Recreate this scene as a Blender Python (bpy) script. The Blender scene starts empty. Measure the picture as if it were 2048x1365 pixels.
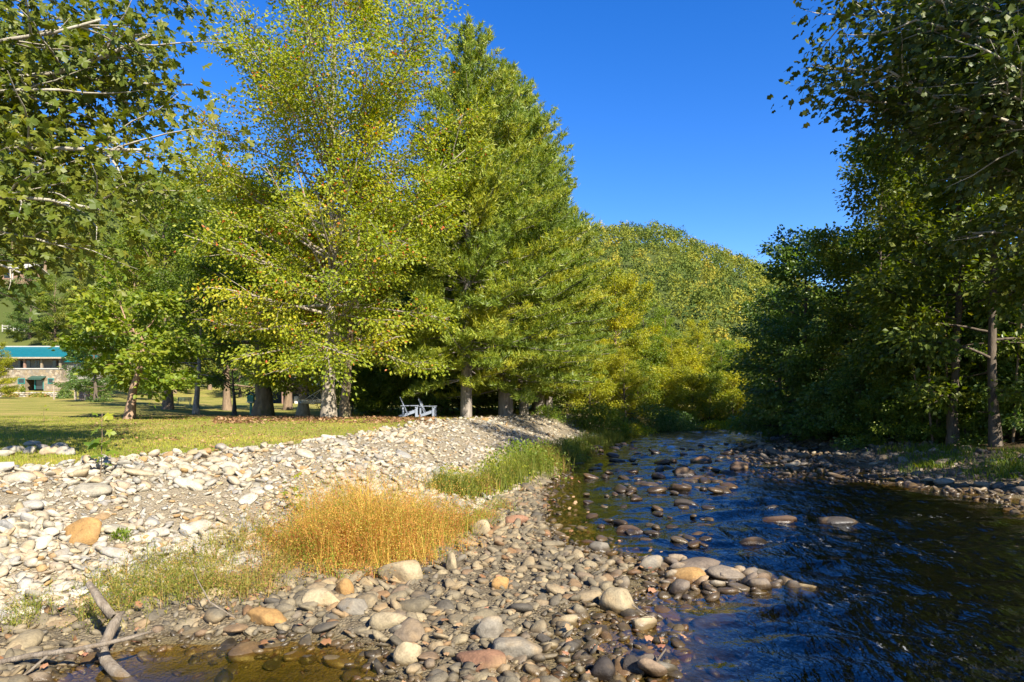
import bpy, math, numpy as np
from mathutils import Vector, Matrix

# ------------------------------------------------------------------ camera, sky, sun, exposure
sc = bpy.context.scene
COL = sc.collection
CAM_H, FPX, HOR = 2.5, 1365.0, 790.0        # eye above the water, focal length in photo pixels, horizon row
cd = bpy.data.cameras.new('camera')
cd.sensor_width = 36.0
cd.lens = 36.0 * FPX / 2048.0
cd.shift_y = (HOR - 682.5) / 2048.0
cd.clip_start, cd.clip_end = 0.1, 3000.0
cam = bpy.data.objects.new('camera', cd)
COL.objects.link(cam)
cam.location = (0, 0, CAM_H)
cam.rotation_euler = (math.radians(90), 0, 0)
sc.camera = cam

SUN = Vector((0.46, -0.66, 0.60)).normalized()     # towards the sun: behind the camera, to the right
sun_el = math.asin(SUN.z)
sun_az = math.atan2(SUN.x, SUN.y)
w = bpy.data.worlds.new('World')
sc.world = w
w.use_nodes = True
nt = w.node_tree
bg = nt.nodes['Background']
sky = nt.nodes.new('ShaderNodeTexSky')
sky.sky_type = 'NISHITA'
sky.sun_disc = False
sky.sun_elevation = sun_el
sky.sun_rotation = sun_az
sky.altitude = 900.0
sky.air_density = 1.0
sky.dust_density = 0.2
sky.ozone_density = 3.0
hs = nt.nodes.new('ShaderNodeHueSaturation')
hs.inputs['Saturation'].default_value = 1.36
hs.inputs['Hue'].default_value = 0.515
nt.links.new(sky.outputs[0], hs.inputs['Color'])
nt.links.new(hs.outputs[0], bg.inputs[0])
bg.inputs[1].default_value = 0.092
ld = bpy.data.lights.new('sun', 'SUN')
ld.energy = 5.0
ld.angle = math.radians(0.53)
ld.color = (1.0, 0.93, 0.80)
lo = bpy.data.objects.new('sun', ld)
COL.objects.link(lo)
lo.rotation_euler = SUN.to_track_quat('Z', 'Y').to_euler()
lo.location = (30, -30, 60)
sc.view_settings.view_transform = 'Standard'
sc.view_settings.look = 'None'
sc.view_settings.gamma = 1.0
sc.view_settings.exposure = 1.5
sc.cycles.use_denoising = True
try:
    sc.cycles.denoiser = 'OPENIMAGEDENOISE'
    sc.cycles.denoising_input_passes = 'RGB_ALBEDO_NORMAL'
except Exception as e:
    print(e)
sc.cycles.max_bounces = 7
sc.cycles.diffuse_bounces = 3
sc.cycles.glossy_bounces = 3
sc.cycles.transmission_bounces = 4
sc.cycles.transparent_max_bounces = 8
sc.cycles.sample_clamp_indirect = 6.0

# ------------------------------------------------------------------ helpers
R = np.random.default_rng(7)

def hash2(ix, iy, seed=0):
    h = (ix.astype(np.int64) * 374761393 + iy.astype(np.int64) * 668265263 + seed * 974711) & 0x7fffffff
    h = ((h ^ (h >> 13)) * 1274126177) & 0x7fffffff
    return ((h ^ (h >> 16)) & 0xffff) / 65535.0

def vnoise(x, y, seed=0):
    x = np.asarray(x, float); y = np.asarray(y, float)
    ix, iy = np.floor(x), np.floor(y)
    fx, fy = x - ix, y - iy
    fx, fy = fx * fx * (3 - 2 * fx), fy * fy * (3 - 2 * fy)
    a = hash2(ix, iy, seed); b = hash2(ix + 1, iy, seed)
    c = hash2(ix, iy + 1, seed); d = hash2(ix + 1, iy + 1, seed)
    return (a * (1 - fx) + b * fx) * (1 - fy) + (c * (1 - fx) + d * fx) * fy

def fbm(x, y, seed=0, o=4):
    s, a = 0.0, 0.5
    for k in range(o):
        s = s + a * vnoise(np.asarray(x) * 2 ** k, np.asarray(y) * 2 ** k, seed + k * 17)
        a *= 0.5
    return s - 0.47

def sstep(a, b, x):
    t = np.clip((np.asarray(x, float) - a) / (b - a), 0, 1)
    return t * t * (3 - 2 * t)

def mesh(name, V, F, mat=None, smooth=False, rnd=None, extra=None):
    V = np.asarray(V, np.float32); F = np.asarray(F, np.int32)
    me = bpy.data.meshes.new(name)
    me.vertices.add(len(V)); me.vertices.foreach_set('co', V.ravel())
    m, k = F.shape
    me.loops.add(m * k); me.loops.foreach_set('vertex_index', F.ravel())
    me.polygons.add(m); me.polygons.foreach_set('loop_start', np.arange(m, dtype=np.int32) * k)
    me.polygons.foreach_set('use_smooth', np.full(m, smooth, bool))
    for nm, arr in ((('rnd', rnd),) if rnd is not None else ()) + tuple((extra or {}).items()):
        a = me.attributes.new(nm, 'FLOAT', 'POINT')
        a.data.foreach_set('value', np.asarray(arr, np.float32))
    me.update(calc_edges=True)
    if mat: me.materials.append(mat)
    return me

def link(name, data, parent=None, label=None, cat=None, group=None, kind=None, loc=None, rz=None):
    o = bpy.data.objects.new(name, data)
    COL.objects.link(o)
    if parent is not None: o.parent = parent
    if label: o['label'] = label
    if cat: o['category'] = cat
    if group: o['group'] = group
    if kind: o['kind'] = kind
    if loc is not None: o.location = loc
    if rz is not None: o.rotation_euler = (0, 0, rz)
    return o

def merge(parts):
    Vs, Fs, n = [], [], 0
    for V, F in parts:
        Vs.append(np.asarray(V, float)); Fs.append(np.asarray(F) + n); n += len(V)
    return np.concatenate(Vs), np.concatenate(Fs)

BOXF = np.array([[0, 3, 2, 1], [4, 5, 6, 7], [0, 1, 5, 4], [1, 2, 6, 5], [2, 3, 7, 6], [3, 0, 4, 7]])
def box(c, s, rz=0.0, rx=0.0, ry=0.0):
    v = np.array([[-1, -1, -1], [1, -1, -1], [1, 1, -1], [-1, 1, -1], [-1, -1, 1], [1, -1, 1], [1, 1, 1], [-1, 1, 1]], float) * np.array(s) / 2
    M = np.array(Matrix.Rotation(rz, 3, 'Z') @ Matrix.Rotation(ry, 3, 'Y') @ Matrix.Rotation(rx, 3, 'X'))
    return v @ M.T + np.array(c), BOXF

def beam(a, b, wd, ht):
    a, b = np.array(a, float), np.array(b, float)
    d = b - a; L = np.linalg.norm(d); d /= L
    up = np.array([0, 0, 1.0]) if abs(d[2]) < 0.95 else np.array([0, 1.0, 0])
    s = np.cross(d, up); s /= np.linalg.norm(s); u = np.cross(s, d)
    v = [p + s * i * wd / 2 + u * j * ht / 2 for p in (a, b) for i, j in ((-1, -1), (1, -1), (1, 1), (-1, 1))]
    return np.array(v), BOXF

def tube(P, r, k=6, cap=True):
    P = np.asarray(P, float); r = np.asarray(r, float); n = len(P)
    T = np.gradient(P, axis=0); T /= np.linalg.norm(T, axis=1, keepdims=True) + 1e-9
    ref = np.array([0.0, 0, 1]) if abs(T[:, 2]).mean() < 0.8 else np.array([1.0, 0, 0])
    A = np.cross(T, ref); A /= np.linalg.norm(A, axis=1, keepdims=True) + 1e-9
    B = np.cross(T, A)
    th = np.arange(k) * 2 * math.pi / k
    V = P[:, None] + r[:, None, None] * (A[:, None] * np.cos(th)[None, :, None] + B[:, None] * np.sin(th)[None, :, None])
    V = V.reshape(-1, 3)
    i = np.arange(n - 1)[:, None] * k; j = np.arange(k)[None]
    j2 = (j + 1) % k
    F = np.stack([i + j, i + j2, i + k + j2, i + k + j], -1).reshape(-1, 4)
    if cap:
        V = np.concatenate([V, P[-1:] + T[-1:] * r[-1] * 0.4])
        t = len(V) - 1; b = (n - 1) * k
        F = np.concatenate([F, np.stack([b + j[0], b + j2[0], np.full(k, t), np.full(k, t)], -1)])
    return V, F

# ------------------------------------------------------------------ materials
def new_mat(name):
    m = bpy.data.materials.new(name)
    m.use_nodes = True
    n = m.node_tree.nodes
    return m, m.node_tree, n['Principled BSDF'], n['Material Output']

def ramp(nt, stops, fac):
    r = nt.nodes.new('ShaderNodeValToRGB')
    e = r.color_ramp.elements
    while len(e) > 1: e.remove(e[-1])
    e[0].position, e[0].color = stops[0][0], (*stops[0][1], 1)
    for p, c in stops[1:]:
        q = e.new(p); q.color = (*c, 1)
    nt.links.new(fac, r.inputs[0])
    return r.outputs[0]

def noise(nt, scale, vec=None, detail=4, rough=0.6):
    t = nt.nodes.new('ShaderNodeTexNoise')
    t.inputs['Scale'].default_value = scale
    t.inputs['Detail'].default_value = detail
    t.inputs['Roughness'].default_value = rough
    if vec is not None: nt.links.new(vec, t.inputs['Vector'])
    return t.outputs['Fac']

def math_n(nt, op, a, b=None, clamp=False):
    m = nt.nodes.new('ShaderNodeMath'); m.operation = op; m.use_clamp = clamp
    for i, v in enumerate((a, b)):
        if v is None: continue
        if isinstance(v, (int, float)): m.inputs[i].default_value = v
        else: nt.links.new(v, m.inputs[i])
    return m.outputs[0]

def mixc(nt, fac, a, b, mode='MIX'):
    m = nt.nodes.new('ShaderNodeMix'); m.data_type = 'RGBA'; m.blend_type = mode
    if isinstance(fac, (int, float)): m.inputs[0].default_value = fac
    else: nt.links.new(fac, m.inputs[0])
    for i, v in ((6, a), (7, b)):
        if isinstance(v, tuple): m.inputs[i].default_value = (*v, 1)
        else: nt.links.new(v, m.inputs[i])
    return m.outputs[2]

def attr(nt, name):
    a = nt.nodes.new('ShaderNodeAttribute'); a.attribute_name = name
    return a.outputs['Fac']

def geo_pos(nt):
    return nt.nodes.new('ShaderNodeNewGeometry').outputs['Position']

def sepz(nt, vec):
    s = nt.nodes.new('ShaderNodeSeparateXYZ'); nt.links.new(vec, s.inputs[0])
    return s.outputs

def bump(nt, h, strength, dist, bsdf):
    b = nt.nodes.new('ShaderNodeBump')
    b.inputs['Strength'].default_value = strength
    b.inputs['Distance'].default_value = dist
    nt.links.new(h, b.inputs['Height'])
    nt.links.new(b.outputs[0], bsdf.inputs['Normal'])
    return b

def leaf_mat(name, stops, trans=0.4, rough=0.5, spec=0.35, gain=1.2):
    m, t, p, out = new_mat(name)
    f = attr(t, 'rnd')
    stops = [(a, tuple(min(.6, x * gain) for x in b)) for a, b in stops]
    c = ramp(t, stops, f)
    t.links.new(c, p.inputs['Base Color'])
    p.inputs['Roughness'].default_value = rough
    p.inputs['Specular IOR Level'].default_value = spec
    tr = t.nodes.new('ShaderNodeBsdfTranslucent')
    hsv = t.nodes.new('ShaderNodeHueSaturation')
    hsv.inputs['Saturation'].default_value = 1.15; hsv.inputs['Value'].default_value = 1.5
    t.links.new(c, hsv.inputs['Color']); t.links.new(hsv.outputs[0], tr.inputs['Color'])
    mx = t.nodes.new('ShaderNodeMixShader'); mx.inputs[0].default_value = trans
    t.links.new(p.outputs[0], mx.inputs[1]); t.links.new(tr.outputs[0], mx.inputs[2])
    t.links.new(mx.outputs[0], out.inputs['Surface'])
    return m

def bark_mat(name, c1, c2, scale=6.0, moss=None):
    m, t, p, out = new_mat(name)
    tc = t.nodes.new('ShaderNodeTexCoord')
    mp = t.nodes.new('ShaderNodeMapping'); mp.inputs['Scale'].default_value = (1, 1, 0.25)
    t.links.new(tc.outputs['Object'], mp.inputs[0])
    n1 = noise(t, scale, mp.outputs[0], 6, 0.7)
    n2 = noise(t, scale * 0.3, tc.outputs['Object'], 4, 0.6)
    c = ramp(t, [(0.3, c1), (0.7, c2)], n1)
    if moss: c = mixc(t, ramp(t, [(0.55, (0, 0, 0)), (0.7, (1, 1, 1))], n2), c, moss)
    t.links.new(c, p.inputs['Base Color'])
    p.inputs['Roughness'].default_value = 0.95
    p.inputs['Specular IOR Level'].default_value = 0.15
    bump(t, n1, 0.9, 0.05, p)
    return m

def plain_mat(name, c, rough=0.7, var=0.25, scale=5.0, metal=0.0):
    m, t, p, out = new_mat(name)
    tc = t.nodes.new('ShaderNodeTexCoord')
    n1 = noise(t, scale, tc.outputs['Object'], 5, 0.65)
    d = tuple(x * (1 - var) for x in c); l = tuple(min(1, x * (1 + var)) for x in c)
    t.links.new(ramp(t, [(0.3, d), (0.7, l)], n1), p.inputs['Base Color'])
    p.inputs['Roughness'].default_value = rough
    p.inputs['Metallic'].default_value = metal
    bump(t, n1, 0.15, 0.01, p)
    return m

def stone_mat(name, stops, use_attr, wet_top=0.07, wet_amt=0.42, gain=0.82):
    stops = [(a, tuple(x * gain for x in b)) for a, b in stops]
    m, t, p, out = new_mat(name)
    if use_attr: f = attr(t, 'rnd')
    else: f = t.nodes.new('ShaderNodeObjectInfo').outputs['Random']
    pos = geo_pos(t)
    base = ramp(t, stops, f)
    n1 = noise(t, 9.0, pos, 6, 0.7)
    n2 = noise(t, 45.0, pos, 3, 0.6)
    n3 = noise(t, 2.6, pos, 3, 0.5)
    c = mixc(t, 1.0, base, ramp(t, [(0.25, (0.50, 0.48, 0.46)), (0.5, (0.98, 0.97, 0.95)), (0.75, (1.25, 1.22, 1.12))], n1), 'MULTIPLY')
    c = mixc(t, ramp(t, [(0.52, (0, 0, 0)), (0.72, (0.55, 0.55, 0.55))], n3), c, (0.30, 0.20, 0.09))   # rusty stain
    c = mixc(t, 0.6, c, ramp(t, [(0.3, (0.7, 0.7, 0.7)), (0.7, (1.25, 1.25, 1.25))], n2), 'MULTIPLY')
    z = sepz(t, pos)[2]
    zz = math_n(t, 'ADD', z, math_n(t, 'MULTIPLY', n3, -0.06))
    mr = t.nodes.new('ShaderNodeMapRange')
    mr.inputs['From Min'].default_value = wet_top; mr.inputs['From Max'].default_value = wet_top - 0.05
    t.links.new(zz, mr.inputs['Value'])
    wetf = mr.outputs[0]
    c = mixc(t, wetf, c, mixc(t, 1.0, c, (wet_amt, wet_amt * 0.9, wet_amt * 0.75), 'MULTIPLY'))
    t.links.new(c, p.inputs['Base Color'])
    rr = t.nodes.new('ShaderNodeMapRange')
    rr.inputs['To Min'].default_value = 0.85; rr.inputs['To Max'].default_value = 0.3
    t.links.new(wetf, rr.inputs['Value']); t.links.new(rr.outputs[0], p.inputs['Roughness'])
    p.inputs['Specular IOR Level'].default_value = 0.35
    h = math_n(t, 'ADD', n1, math_n(t, 'MULTIPLY', n2, 0.4))
    bump(t, h, 0.6, 0.02, p)
    return m

PALE = [(0.0, (0.24, 0.215, 0.165)), (0.15, (0.40, 0.36, 0.27)), (0.3, (0.24, 0.23, 0.21)), (0.45, (0.45, 0.40, 0.31)),
        (0.6, (0.33, 0.26, 0.15)), (0.72, (0.50, 0.46, 0.37)), (0.84, (0.33, 0.20, 0.075)), (0.92, (0.34, 0.32, 0.28)), (1.0, (0.46, 0.41, 0.32))]
TAN = [(0.0, (0.10, 0.083, 0.055)), (0.2, (0.19, 0.155, 0.095)), (0.35, (0.08, 0.07, 0.055)), (0.5, (0.30, 0.24, 0.14)),
       (0.65, (0.14, 0.118, 0.08)), (0.78, (0.27, 0.215, 0.13)), (0.88, (0.19, 0.105, 0.045)), (1.0, (0.18, 0.16, 0.12))]
DARK = [(0.0, (0.13, 0.10, 0.075)), (0.3, (0.21, 0.17, 0.125)), (0.5, (0.12, 0.10, 0.085)), (0.7, (0.27, 0.18, 0.10)), (0.85, (0.33, 0.28, 0.20)), (1.0, (0.18, 0.15, 0.12))]
M = {}
M['pale_o'] = stone_mat('pale_stone', PALE, False, 0.05)
M['pale_a'] = stone_mat('pale_rubble', PALE, True, 0.05)
M['tan_o'] = stone_mat('tan_stone', TAN, False, 0.06)
M['tan_a'] = stone_mat('tan_rubble', TAN, True, 0.06)
M['dark_o'] = stone_mat('dark_stone', DARK, False, 0.08)
M['dark_a'] = stone_mat('dark_rubble', DARK, True, 0.08)

M['wet_o'] = stone_mat('wet_dark_stone', DARK, False, 0.14, gain=.55)
def single_stone(name, c):
    return stone_mat(name, [(0.0, tuple(x * 0.9 for x in c)), (1.0, tuple(x * 1.1 for x in c))], False, 0.06)
M['ochre_boulder'] = single_stone('ochre_boulder', (0.33, 0.19, 0.065))
M['cream_boulder'] = single_stone('cream_boulder', (0.33, 0.265, 0.16))
M['grey_boulder'] = single_stone('grey_boulder', (0.20, 0.175, 0.135))
M['rust_boulder'] = single_stone('rust_boulder', (0.22, 0.115, 0.065))
M['brown_boulder'] = single_stone('brown_boulder', (0.10, 0.062, 0.038))
M['black_boulder'] = single_stone('black_boulder', (0.045, 0.036, 0.03))

# ------------------------------------------------------------------ the lie of the land
YS = [-30, 2, 5, 6.2, 7.4, 8.6, 9.5, 10.4, 12, 15.5, 20, 27, 36, 44, 50, 55, 60, 70, 90, 130]
XL = [0, 0.4, 0.6, 0.9, 1.4, 1.9, 2.3, 1.7, 0.9, 0.6, 1.2, 2.4, 4.4, 6.6, 9.5, 15, 28, 60, 120, 220]
YT = [-30, 2, 6, 7.4, 8.3, 10, 11.8, 15.5, 24.4, 34, 44, 50, 55, 60, 70, 90, 130]
XT = [-7.5, -6.6, -5.9, -5.2, -4.3, -3.1, -1.3, -0.3, 1.3, 3.5, 5.8, 8.4, 13.6, 26, 58, 118, 218]
YP = [-30, 2, 8, 10.9, 13.1, 16.4, 23.4, 30, 36, 44, 50, 55, 60, 70, 90, 130]
XP = [-14, -11.5, -9.4, -8.2, -6.9, -5.0, -3.6, -2.6, -0.6, 3.2, 6.5, 11.5, 23, 54, 114, 214]
YR = [-30, 5, 10, 16, 20, 28, 36, 42, 48, 54, 60, 70, 90, 130]
XR = [9.5, 10.0, 10.8, 11.4, 10.9, 12.2, 14.4, 17.0, 22, 32, 48, 80, 140, 240]
def smooth_interp(y, Y, X):
    y = np.asarray(y, float)
    return (np.interp(y - 0.5, Y, X) + 2 * np.interp(y, Y, X) + np.interp(y + 0.5, Y, X)) / 4
def xL(y): return smooth_interp(y, YS, XL) + 0.35 * (vnoise(np.asarray(y) * 1.1, 0 * np.asarray(y), 3) - 0.5)
def xT(y): return np.minimum(smooth_interp(y, YT, XT), xL(y) - 0.15)
def xP(y): return smooth_interp(y, YP, XP) + 0.5 * (vnoise(np.asarray(y) * 0.6, 0 * np.asarray(y), 5) - 0.5)
def xR(y): return smooth_interp(y, YR, XR) + 0.8 * (vnoise(np.asarray(y) * 0.5, 0 * np.asarray(y), 9) - 0.5)

SKYL_PX = [-1500, -300, 0, 220, 700, 1180, 1330, 1420, 1535, 1700, 2048, 3000]
SKYL_PY = [430, 370, 350, 350, 400, 455, 462, 498, 545, 610, 655, 670]
def z_lawn(x, y):
    yy = np.maximum(y, 4)
    u = np.clip(x / yy, -3, 3)
    za = np.interp(y, [-30, 11, 20, 30, 45, 75, 95, 108, 115, 128, 150], [1.25, 1.3, 1.33, 1.4, 1.45, 1.8, 2.15, 2.7, 3.4, 6.5, 16])
    zb = np.interp(y, [-30, 11, 20, 26, 31, 44, 75, 95, 110, 128, 150], [1.25, 1.3, 1.35, 1.48, 1.45, 1.2, 1.1, 1.45, 2.5, 5, 13])
    zc = np.interp(y, [-30, 20, 30, 44, 60, 90, 110, 130, 150], [1.25, 1.35, 1.38, 1.25, 1.1, 1.5, 3, 7, 14])
    k1 = sstep(-0.56, -0.42, u); k2 = sstep(-0.15, 0.02, u)
    z = (za * (1 - k1) + zb * k1) * (1 - k2) + zc * k2
    px = 1024 + FPX * x / np.maximum(y, 40)
    top = 2.5 + (HOR - np.interp(px, SKYL_PX, SKYL_PY)) / FPX * 270 - 7
    k = sstep(118, 275, y)
    far = np.maximum(top, 4) * (1 - 0.25 * sstep(275, 420, y))
    z = np.where(y > 118, np.minimum(z, np.maximum(z, 0)) * (1 - k) + far * k, z) if np.ndim(y) else (z if y <= 118 else z * (1 - k) + far * k)
    return z + 0.10 * fbm(x * 0.25, y * 0.25, 11) * sstep(8, 30, np.maximum(y, 8)) + 0.03 * fbm(x * 1.3, y * 1.3, 12)

def ground(x, y):
    x = np.asarray(x, float); y = np.asarray(y, float)
    a, b, c, d = xP(y), xT(y), xL(y), xR(y)
    zl = z_lawn(np.minimum(x, a), y)
    t = np.clip((x - a) / np.maximum(b - a, 0.05), 0, 1)
    crest = z_lawn(a, y)
    zbank = crest + (0.14 - crest) * (0.35 * t + 0.65 * t * t * (3 - 2 * t))
    t2 = np.clip((x - b) / np.maximum(c - b, 0.05), 0, 1)
    zbar = 0.14 + (-0.02 - 0.14) * t2 ** 1.5 + 0.05 * np.sin(np.pi * t2)
    inn = np.minimum(x - c, d - x)
    shoal = np.exp(-((x - 8.2 - (y - 19) * 0.28) / 2.6) ** 2 - ((y - 28) / 9.0) ** 4)
    tip = np.exp(-((x - 3.2) / 1.1) ** 2 - ((y - 9.1) / .85) ** 2)
    zriv = -0.03 - 0.40 * sstep(0, 2.6, inn)
    zriv = zriv + (0.02 - zriv) * np.clip(1.1 * shoal + 0.85 * tip, 0, 0.99)
    e = x - d
    zr = -0.03 + 0.62 * sstep(0, 4.5, e) + np.where(e > 4, (e - 4) * 0.10, 0) + np.where(e > 14, (e - 14) * 0.22, 0)
    z = np.where(x < a, zl, np.where(x < b, zbank, np.where(x < c, zbar, np.where(x < d, zriv, zr))))
    pool = np.exp(-((x + 2.75) / 1.55) ** 4 - ((y - 5.6) / 1.45) ** 4)
    z = z - pool * 0.27 * (x < c)
    nz = 0.10 * fbm(x * 1.7, y * 1.7, 21) * np.where((x > a) & (x < d + 6), 1, 0.2)
    fade = 1 - sstep(118, 150, y)
    far_z = z_lawn(x, y)
    z = z * fade + far_z * (1 - fade)
    return z + nz * fade

def G(px, py, z=None):
    """the point of the ground (or of height z) that a pixel of the photograph looks at"""
    u, v = (px - 1024) / FPX, (HOR - py) / FPX
    if z is not None:
        t = (z - CAM_H) / v
        return np.array([u * t, t, z])
    ts = np.geomspace(4, 300, 900)
    zz = CAM_H + v * ts; g = ground(u * ts, ts)
    k = np.argmax(zz <= g)
    return np.array([u * ts[k], ts[k], g[k]])

def at(px, depth):
    x = (px - 1024) / FPX * depth
    return np.array([x, depth, float(ground(x, depth))])

def ground_mat():
    m, t, p, out = new_mat('lawn_grass')
    pos = geo_pos(t)
    n1 = noise(t, 0.35, pos, 5, 0.6); n2 = noise(t, 6.0, pos, 5, 0.7); n3 = noise(t, 60.0, pos, 3, 0.6)
    g = ramp(t, [(0.35, (0.14, 0.16, 0.025)), (0.5, (0.21, 0.205, 0.04)), (0.65, (0.30, 0.235, 0.07))], n1)
    g = mixc(t, ramp(t, [(0.46, (0, 0, 0)), (0.68, (0.85, 0.85, 0.85))], n2), g, (0.26, 0.18, 0.085))
    g = mixc(t, 0.8, g, ramp(t, [(0.3, (0.6, 0.6, 0.6)), (0.7, (1.3, 1.3, 1.3))], n3), 'MULTIPLY')
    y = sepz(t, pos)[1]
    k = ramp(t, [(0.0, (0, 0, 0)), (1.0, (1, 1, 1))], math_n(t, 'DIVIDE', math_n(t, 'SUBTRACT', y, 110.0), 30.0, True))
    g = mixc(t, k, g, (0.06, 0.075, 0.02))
    t.links.new(g, p.inputs['Base Color'])
    p.inputs['Roughness'].default_value = 1.0; p.inputs['Specular IOR Level'].default_value = 0.05
    bump(t, n3, 0.6, 0.03, p)
    return m

def soil_mat(name, c1, c2, c3, scale=8.0, far=False, rust=False):
    m, t, p, out = new_mat(name)
    pos = geo_pos(t)
    n1 = noise(t, scale, pos, 6, 0.7); n2 = noise(t, scale * 6, pos, 4, 0.7)
    c = ramp(t, [(0.3, c1), (0.5, c2), (0.7, c3)], n1)
    v = t.nodes.new('ShaderNodeTexVoronoi'); v.inputs['Scale'].default_value = scale * 4
    t.links.new(pos, v.inputs['Vector'])
    c = mixc(t, 0.75, c, ramp(t, [(0.0, (1.25, 1.2, 1.1)), (0.6, (0.55, 0.53, 0.5))], v.outputs['Distance']), 'MULTIPLY')
    if rust:     # iron-stained silt below the waterline
        c = mixc(t, math_n(t, 'DIVIDE', math_n(t, 'SUBTRACT', 0.05, sepz(t, pos)[2]), 0.06, True), c, ramp(t, [(0.3, (0.085, 0.062, 0.022)), (0.7, (0.16, 0.12, 0.05))], n1))
    if far:      # beyond the built-up stones the bank is bare brown earth
        c = mixc(t, math_n(t, 'DIVIDE', math_n(t, 'SUBTRACT', sepz(t, pos)[1], 42.0), 6.0, True), c, ramp(t, [(0.3, (0.05, 0.045, 0.015)), (0.7, (0.11, 0.085, 0.04))], n1))
    t.links.new(c, p.inputs['Base Color'])
    p.inputs['Roughness'].default_value = 0.95; p.inputs['Specular IOR Level'].default_value = 0.15
    h = math_n(t, 'SUBTRACT', n2, v.outputs['Distance'])
    bump(t, h, 0.9, 0.03, p)
    return m
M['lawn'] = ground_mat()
M['gravel'] = soil_mat('pale_gravel', (0.23, 0.185, 0.12), (0.31, 0.26, 0.18), (0.39, 0.34, 0.255), far=True)
M['bar'] = soil_mat('brown_gravel', (0.13, 0.10, 0.065), (0.19, 0.155, 0.10), (0.25, 0.21, 0.145), rust=True)
M['bed'] = soil_mat('river_bed', (0.025, 0.024, 0.012), (0.045, 0.042, 0.018), (0.07, 0.062, 0.03), 4.0)
M['duff'] = soil_mat('leaf_litter', (0.05, 0.04, 0.02), (0.09, 0.06, 0.03), (0.13, 0.10, 0.04), 4.0)

rows = np.concatenate([np.arange(-30, 3, 1.5), np.arange(3, 20, 0.16), np.arange(20, 50, 0.4), np.arange(50, 122, 1.2)])
def loft(name, mat, fa, fb, n, pw=1.0):
    y = rows
    a, b = fa(y), fb(y)
    t = np.linspace(0, 1, n) ** pw
    X = b[:, None] + (a - b)[:, None] * t[::-1][None] if pw != 1.0 else a[:, None] + (b - a)[:, None] * t[None]
    Y = np.repeat(y[:, None], n, 1)
    Z = ground(np.clip(X, a[:, None] + 1e-6, b[:, None] - 1e-6), Y)
    V = np.stack([X, Y, Z], -1).reshape(-1, 3)
    i = np.arange(len(y) - 1)[:, None] * n; j = np.arange(n - 1)[None]
    F = np.stack([i + j, i + j + 1, i + n + j + 1, i + n + j], -1).reshape(-1, 4)
    return link(name, mesh(name, V, F, mat, True), kind='structure')
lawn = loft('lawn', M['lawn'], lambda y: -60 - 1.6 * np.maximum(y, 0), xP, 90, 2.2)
stone_bank = loft('stone_bank', M['gravel'], xP, xT, 26)
gravel_bar = loft('gravel_bar', M['bar'], xT, xL, 26)
river_bed = loft('river_bed', M['bed'], xL, xR, 60)
cobble_shore = loft('cobble_shore', M['bar'], xR, lambda y: xR(y) + 4.5, 24)
forest_floor = loft('forest_floor', M['duff'], lambda y: xR(y) + 4.5, lambda y: xR(y) + 120 + np.maximum(y, 0), 40)
hx = np.linspace(-420, 520, 140); hy = np.linspace(rows[-1], 460, 70)
HX, HY = np.meshgrid(hx, hy)
HZ = ground(HX, HY)
V = np.stack([HX, HY, HZ], -1).reshape(-1, 3)
i = np.arange(69)[:, None] * 140; j = np.arange(139)[None]
link('hill', mesh('hill', V, np.stack([i + j, i + j + 1, i + 141 + j, i + 140 + j], -1).reshape(-1, 4), M['lawn'], True), kind='structure')

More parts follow.
